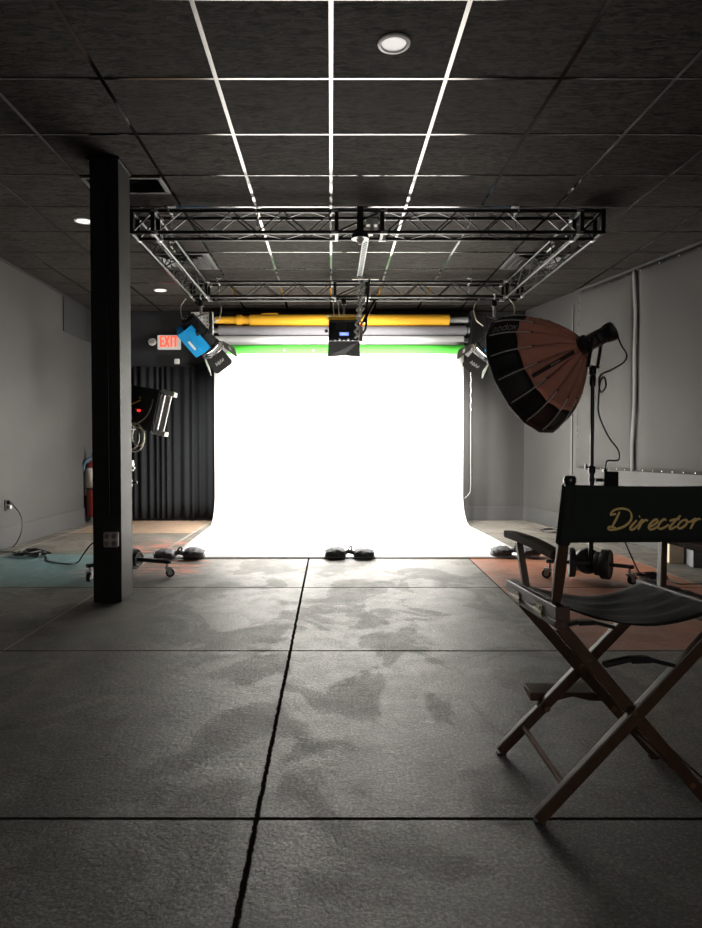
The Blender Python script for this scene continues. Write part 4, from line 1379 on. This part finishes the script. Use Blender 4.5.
# back posts, leaning back toward the camera
def post_pt(sx_, f):
    return Vector((XS + sx_ * (.232 + .006 * f), YN + .005 - .115 * f, .618 + .354 * f))
for sx_ in (-1, 1):
    m = MB()
    n = 8; vs, fs = [], []
    w = [.024, .028, .030, .030, .029, .028, .027, .027, .026]
    for i in range(n + 1):
        c = post_pt(sx_, i / n)
        h = w[i] / 2
        vs += [(c.x - h, c.y - h * .7, c.z), (c.x + h, c.y - h * .7, c.z), (c.x + h, c.y + h * .7, c.z), (c.x - h, c.y + h * .7, c.z)]
    for i in range(n):
        for k in range(4):
            k2 = (k + 1) % 4
            fs.append((i * 4 + k, i * 4 + k2, i * 4 + 4 + k2, i * 4 + 4 + k))
    fs += [(3, 2, 1, 0), (n * 4, n * 4 + 1, n * 4 + 2, n * 4 + 3)]
    m.add(vs, fs); po = m.build('back_post', WOODD, ch, world=True, bevel=.004)
    c = post_pt(sx_, 1.0)
    m = MB(); m.lathe([(.013, -.006), (.016, .0), (.0165, .010), (.013, .016), (.004, .018)], 14, Matrix.Translation(c)); m.build('post_cap', BLACK, po, world=True, smooth=True)
# canvas back
rows = []
zb_, zt_ = .806, .966
pL0, pR0 = post_pt(-1, 0), post_pt(1, 0)
for i in range(9):
    f = i / 8
    z = zb_ + (zt_ - zb_) * f
    fp = (z - .618) / .36
    L, Rr = post_pt(-1, fp), post_pt(1, fp)
    row = []
    for j in range(33):
        g_ = j / 32
        p_ = L.lerp(Rr, g_)
        xx = p_.x + (g_ - .5) * .028
        sagy = .014 * (1 - (2 * g_ - 1) ** 2)
        dz_ = -.006 * (1 - (2 * g_ - 1) ** 2) * (1 if f > .5 else 0) * (f - .5) * 2
        row.append((xx, p_.y - .016 + sagy, z + dz_))
    rows.append(row)
m = MB(); m.grid(rows); back = m.build('backrest', CANVAS, ch, world=True, smooth=True, solid=.005)
for sx_ in (-1, 1):
    m = MB()
    pts_a = [post_pt(sx_, (zb_ - .618) / .36), post_pt(sx_, (zt_ - .618) / .36)]
    m.tube([pts_a[0], pts_a[1]], .0195, 12); m.build('sleeve', CANVAS, back, world=True, smooth=True)
# the word on the canvas
def back_pt(px, py):
    """point on the rear of the canvas for chart coordinates (0..102 wide, 0..45 high)"""
    gx, gz = px, py
    fp = (gz - .618) / .36
    L, Rr = post_pt(-1, fp), post_pt(1, fp)
    g_ = (gx - L.x) / (Rr.x - L.x)
    sagy = .014 * (1 - (2 * g_ - 1) ** 2)
    return Vector((gx, L.y - .016 + sagy - .0042, gz))
wx0 = at_y(607, 530, 1.735).x; wx1 = at_y(698, 530, 1.735).x
wz0 = at_y(650, 530.5, 1.735).z; wz1 = at_y(650, 507.5, 1.735).z
strokes = [
    # D
    [(120, 112), (107, 150), (92, 185), (80, 212)],
    [(58, 132), (66, 112), (95, 97), (140, 93), (185, 105), (208, 135), (205, 170), (175, 198), (130, 215), (85, 222), (60, 218), (62, 205), (85, 204), (112, 212)],
    [(58, 132), (72, 128), (98, 126)],
    # i
    [(250, 165), (232, 185), (214, 210), (220, 222), (240, 218), (262, 198)],
    [(262, 143), (268, 139)],
    # r
    [(262, 198), (284, 166), (291, 158)],
    [(291, 158), (282, 190), (271, 222)],
    [(279, 196), (294, 174), (314, 163), (330, 168)],
    # e
    [(348, 205), (376, 192), (396, 172), (390, 160), (370, 165), (346, 192), (344, 213), (360, 221), (390, 212), (412, 196)],
    # c
    [(452, 168), (446, 158), (428, 164), (410, 188), (408, 208), (424, 217), (452, 208), (478, 190)],
    # t
    [(546, 135), (520, 165), (492, 200), (488, 215), (505, 216), (535, 200)],
    [(478, 168), (510, 160), (545, 156)],
    # o
    [(585, 160), (560, 170), (542, 195), (548, 212), (572, 210), (596, 188), (598, 166), (584, 160), (600, 175), (625, 170)],
    # r
    [(622, 172), (636, 164), (650, 150)],
    [(650, 150), (641, 185), (630, 217)],
    [(638, 188), (652, 166), (672, 155), (687, 160)],
]
m = MB()
for st in strokes:
    pts2 = spline2(st, 6)
    def pl(x, y):
        return back_pt(wx0 + (wx1 - wx0) * (x - 50) / 632, wz1 - (wz1 - wz0) * (y - 90) / 136)
    ribbon(m, pts2, lambda u, d: 4.2 + 4.6 * abs(d[0] * .65 - d[1] * .76) * (.55 + .45 * math.sin(PI * min(1, max(0, u)))), pl)
m.build('lettering', GOLD, back, world=True)
# arms with their front posts
for sx_ in (-1, 1):
    xa = XS + sx_ * .229
    m = MB(); m.bar((xa - sx_ * .006, YF - .075, .598), (xa + sx_ * .012, YF - .045, .748), .020, .028, (0, 1, 0)); m.build('arm_post', WOODD, ch, world=True, bevel=.003)
    # paddle arm: plan outline from near end to far end
    outline = []
    ny = 14
    for i in range(ny + 1):
        f = i / ny
        y = (YN - .02) + (YF + .10 - YN + .02) * f
        wd = .017 + .006 * math.sin(f * PI * .85)
        if f > .93:
            wd *= .8
        outline.append((y, wd, .750 + .014 * math.sin(f * PI) * .5 - .006 * f))
    vs, fs = [], []
    for y, wd, z in outline:
        cxm = xa + sx_ * .008
        vs += [(cxm - wd, y, z), (cxm + wd, y, z), (cxm + wd, y, z + .024), (cxm - wd, y, z + .024)]
    for i in range(ny):
        for k in range(4):
            k2 = (k + 1) % 4
            fs.append((i * 4 + k, i * 4 + k2, i * 4 + 4 + k2, i * 4 + 4 + k))
    fs += [(3, 2, 1, 0), (ny * 4, ny * 4 + 1, ny * 4 + 2, ny * 4 + 3)]
    m = MB(); m.add(vs, fs); m.build('armrest', WOODA, ch, world=True, bevel=.004)
# foot rest board in front
m = MB()
bz = .205
ol = [(-.155, .03), (-.15, -.035), (.15, -.035), (.155, .03)]
vs, fs = [], []
n = 16
for i in range(n + 1):
    f = i / n
    x = XC - .150 + .30 * f
    drop = .030 if f < .30 or f > .70 else .014 + .016 * abs(f - .5) / .2
    for y, zz in ((YF + .04, 0), (YF + .125, 0.004), (YF + .125, -.018), (YF + .04, -drop)):
        vs.append((x, y, bz + zz))
for i in range(n):
    for k in range(4):
        k2 = (k + 1) % 4
        fs.append((i * 4 + k, i * 4 + k2, i * 4 + 4 + k2, i * 4 + 4 + k))
fs += [(3, 2, 1, 0), (n * 4, n * 4 + 1, n * 4 + 2, n * 4 + 3)]
m.add(vs, fs); m.build('footrest', WOODD, ch, world=True, bevel=.004)
for sx_ in (-1, 1):
    m = MB(); m.cyl((XC + sx_ * .113, YF - .03, bz - .03), (XC + sx_ * .113, YF + .055, bz - .02), .010, 10); m.build('footrest_peg', mat('brown_dowel', (.1, .055, .03), .4), ch, world=True, smooth=True)

# ------------------------------------------------------------------ camera, world, colour
cam = bpy.data.cameras.new('camera')
cam.sensor_width = 36
cam.lens = FOC / 928 * 36
cam.shift_x = 20 / 928
cam.clip_start = .05
co_ = bpy.data.objects.new('camera', cam); COL.objects.link(co_)
co_.location = (0, 0, CAM_H)
co_.rotation_euler = (PI / 2 - TH, 0, 0)
S.camera = co_

# fill lamp added behind the camera to brighten surfaces facing it; no window there
area('added_front_fill', (.4, Y0 + .05, 1.25), (0, 1, -.07), 3.8, 2.2, 1.1, 60)

w = bpy.data.worlds.new('world'); S.world = w; w.use_nodes = True
w.node_tree.nodes['Background'].inputs[0].default_value = (.02, .02, .022, 1)
w.node_tree.nodes['Background'].inputs[1].default_value = 1.0
S.view_settings.view_transform = 'Standard'
S.view_settings.look = 'None'
S.view_settings.gamma = 1
S.view_settings.exposure = 0.0
S.cycles.max_bounces = 8
S.cycles.diffuse_bounces = 6
S.cycles.use_denoising = True
S.cycles.sample_clamp_indirect = 6
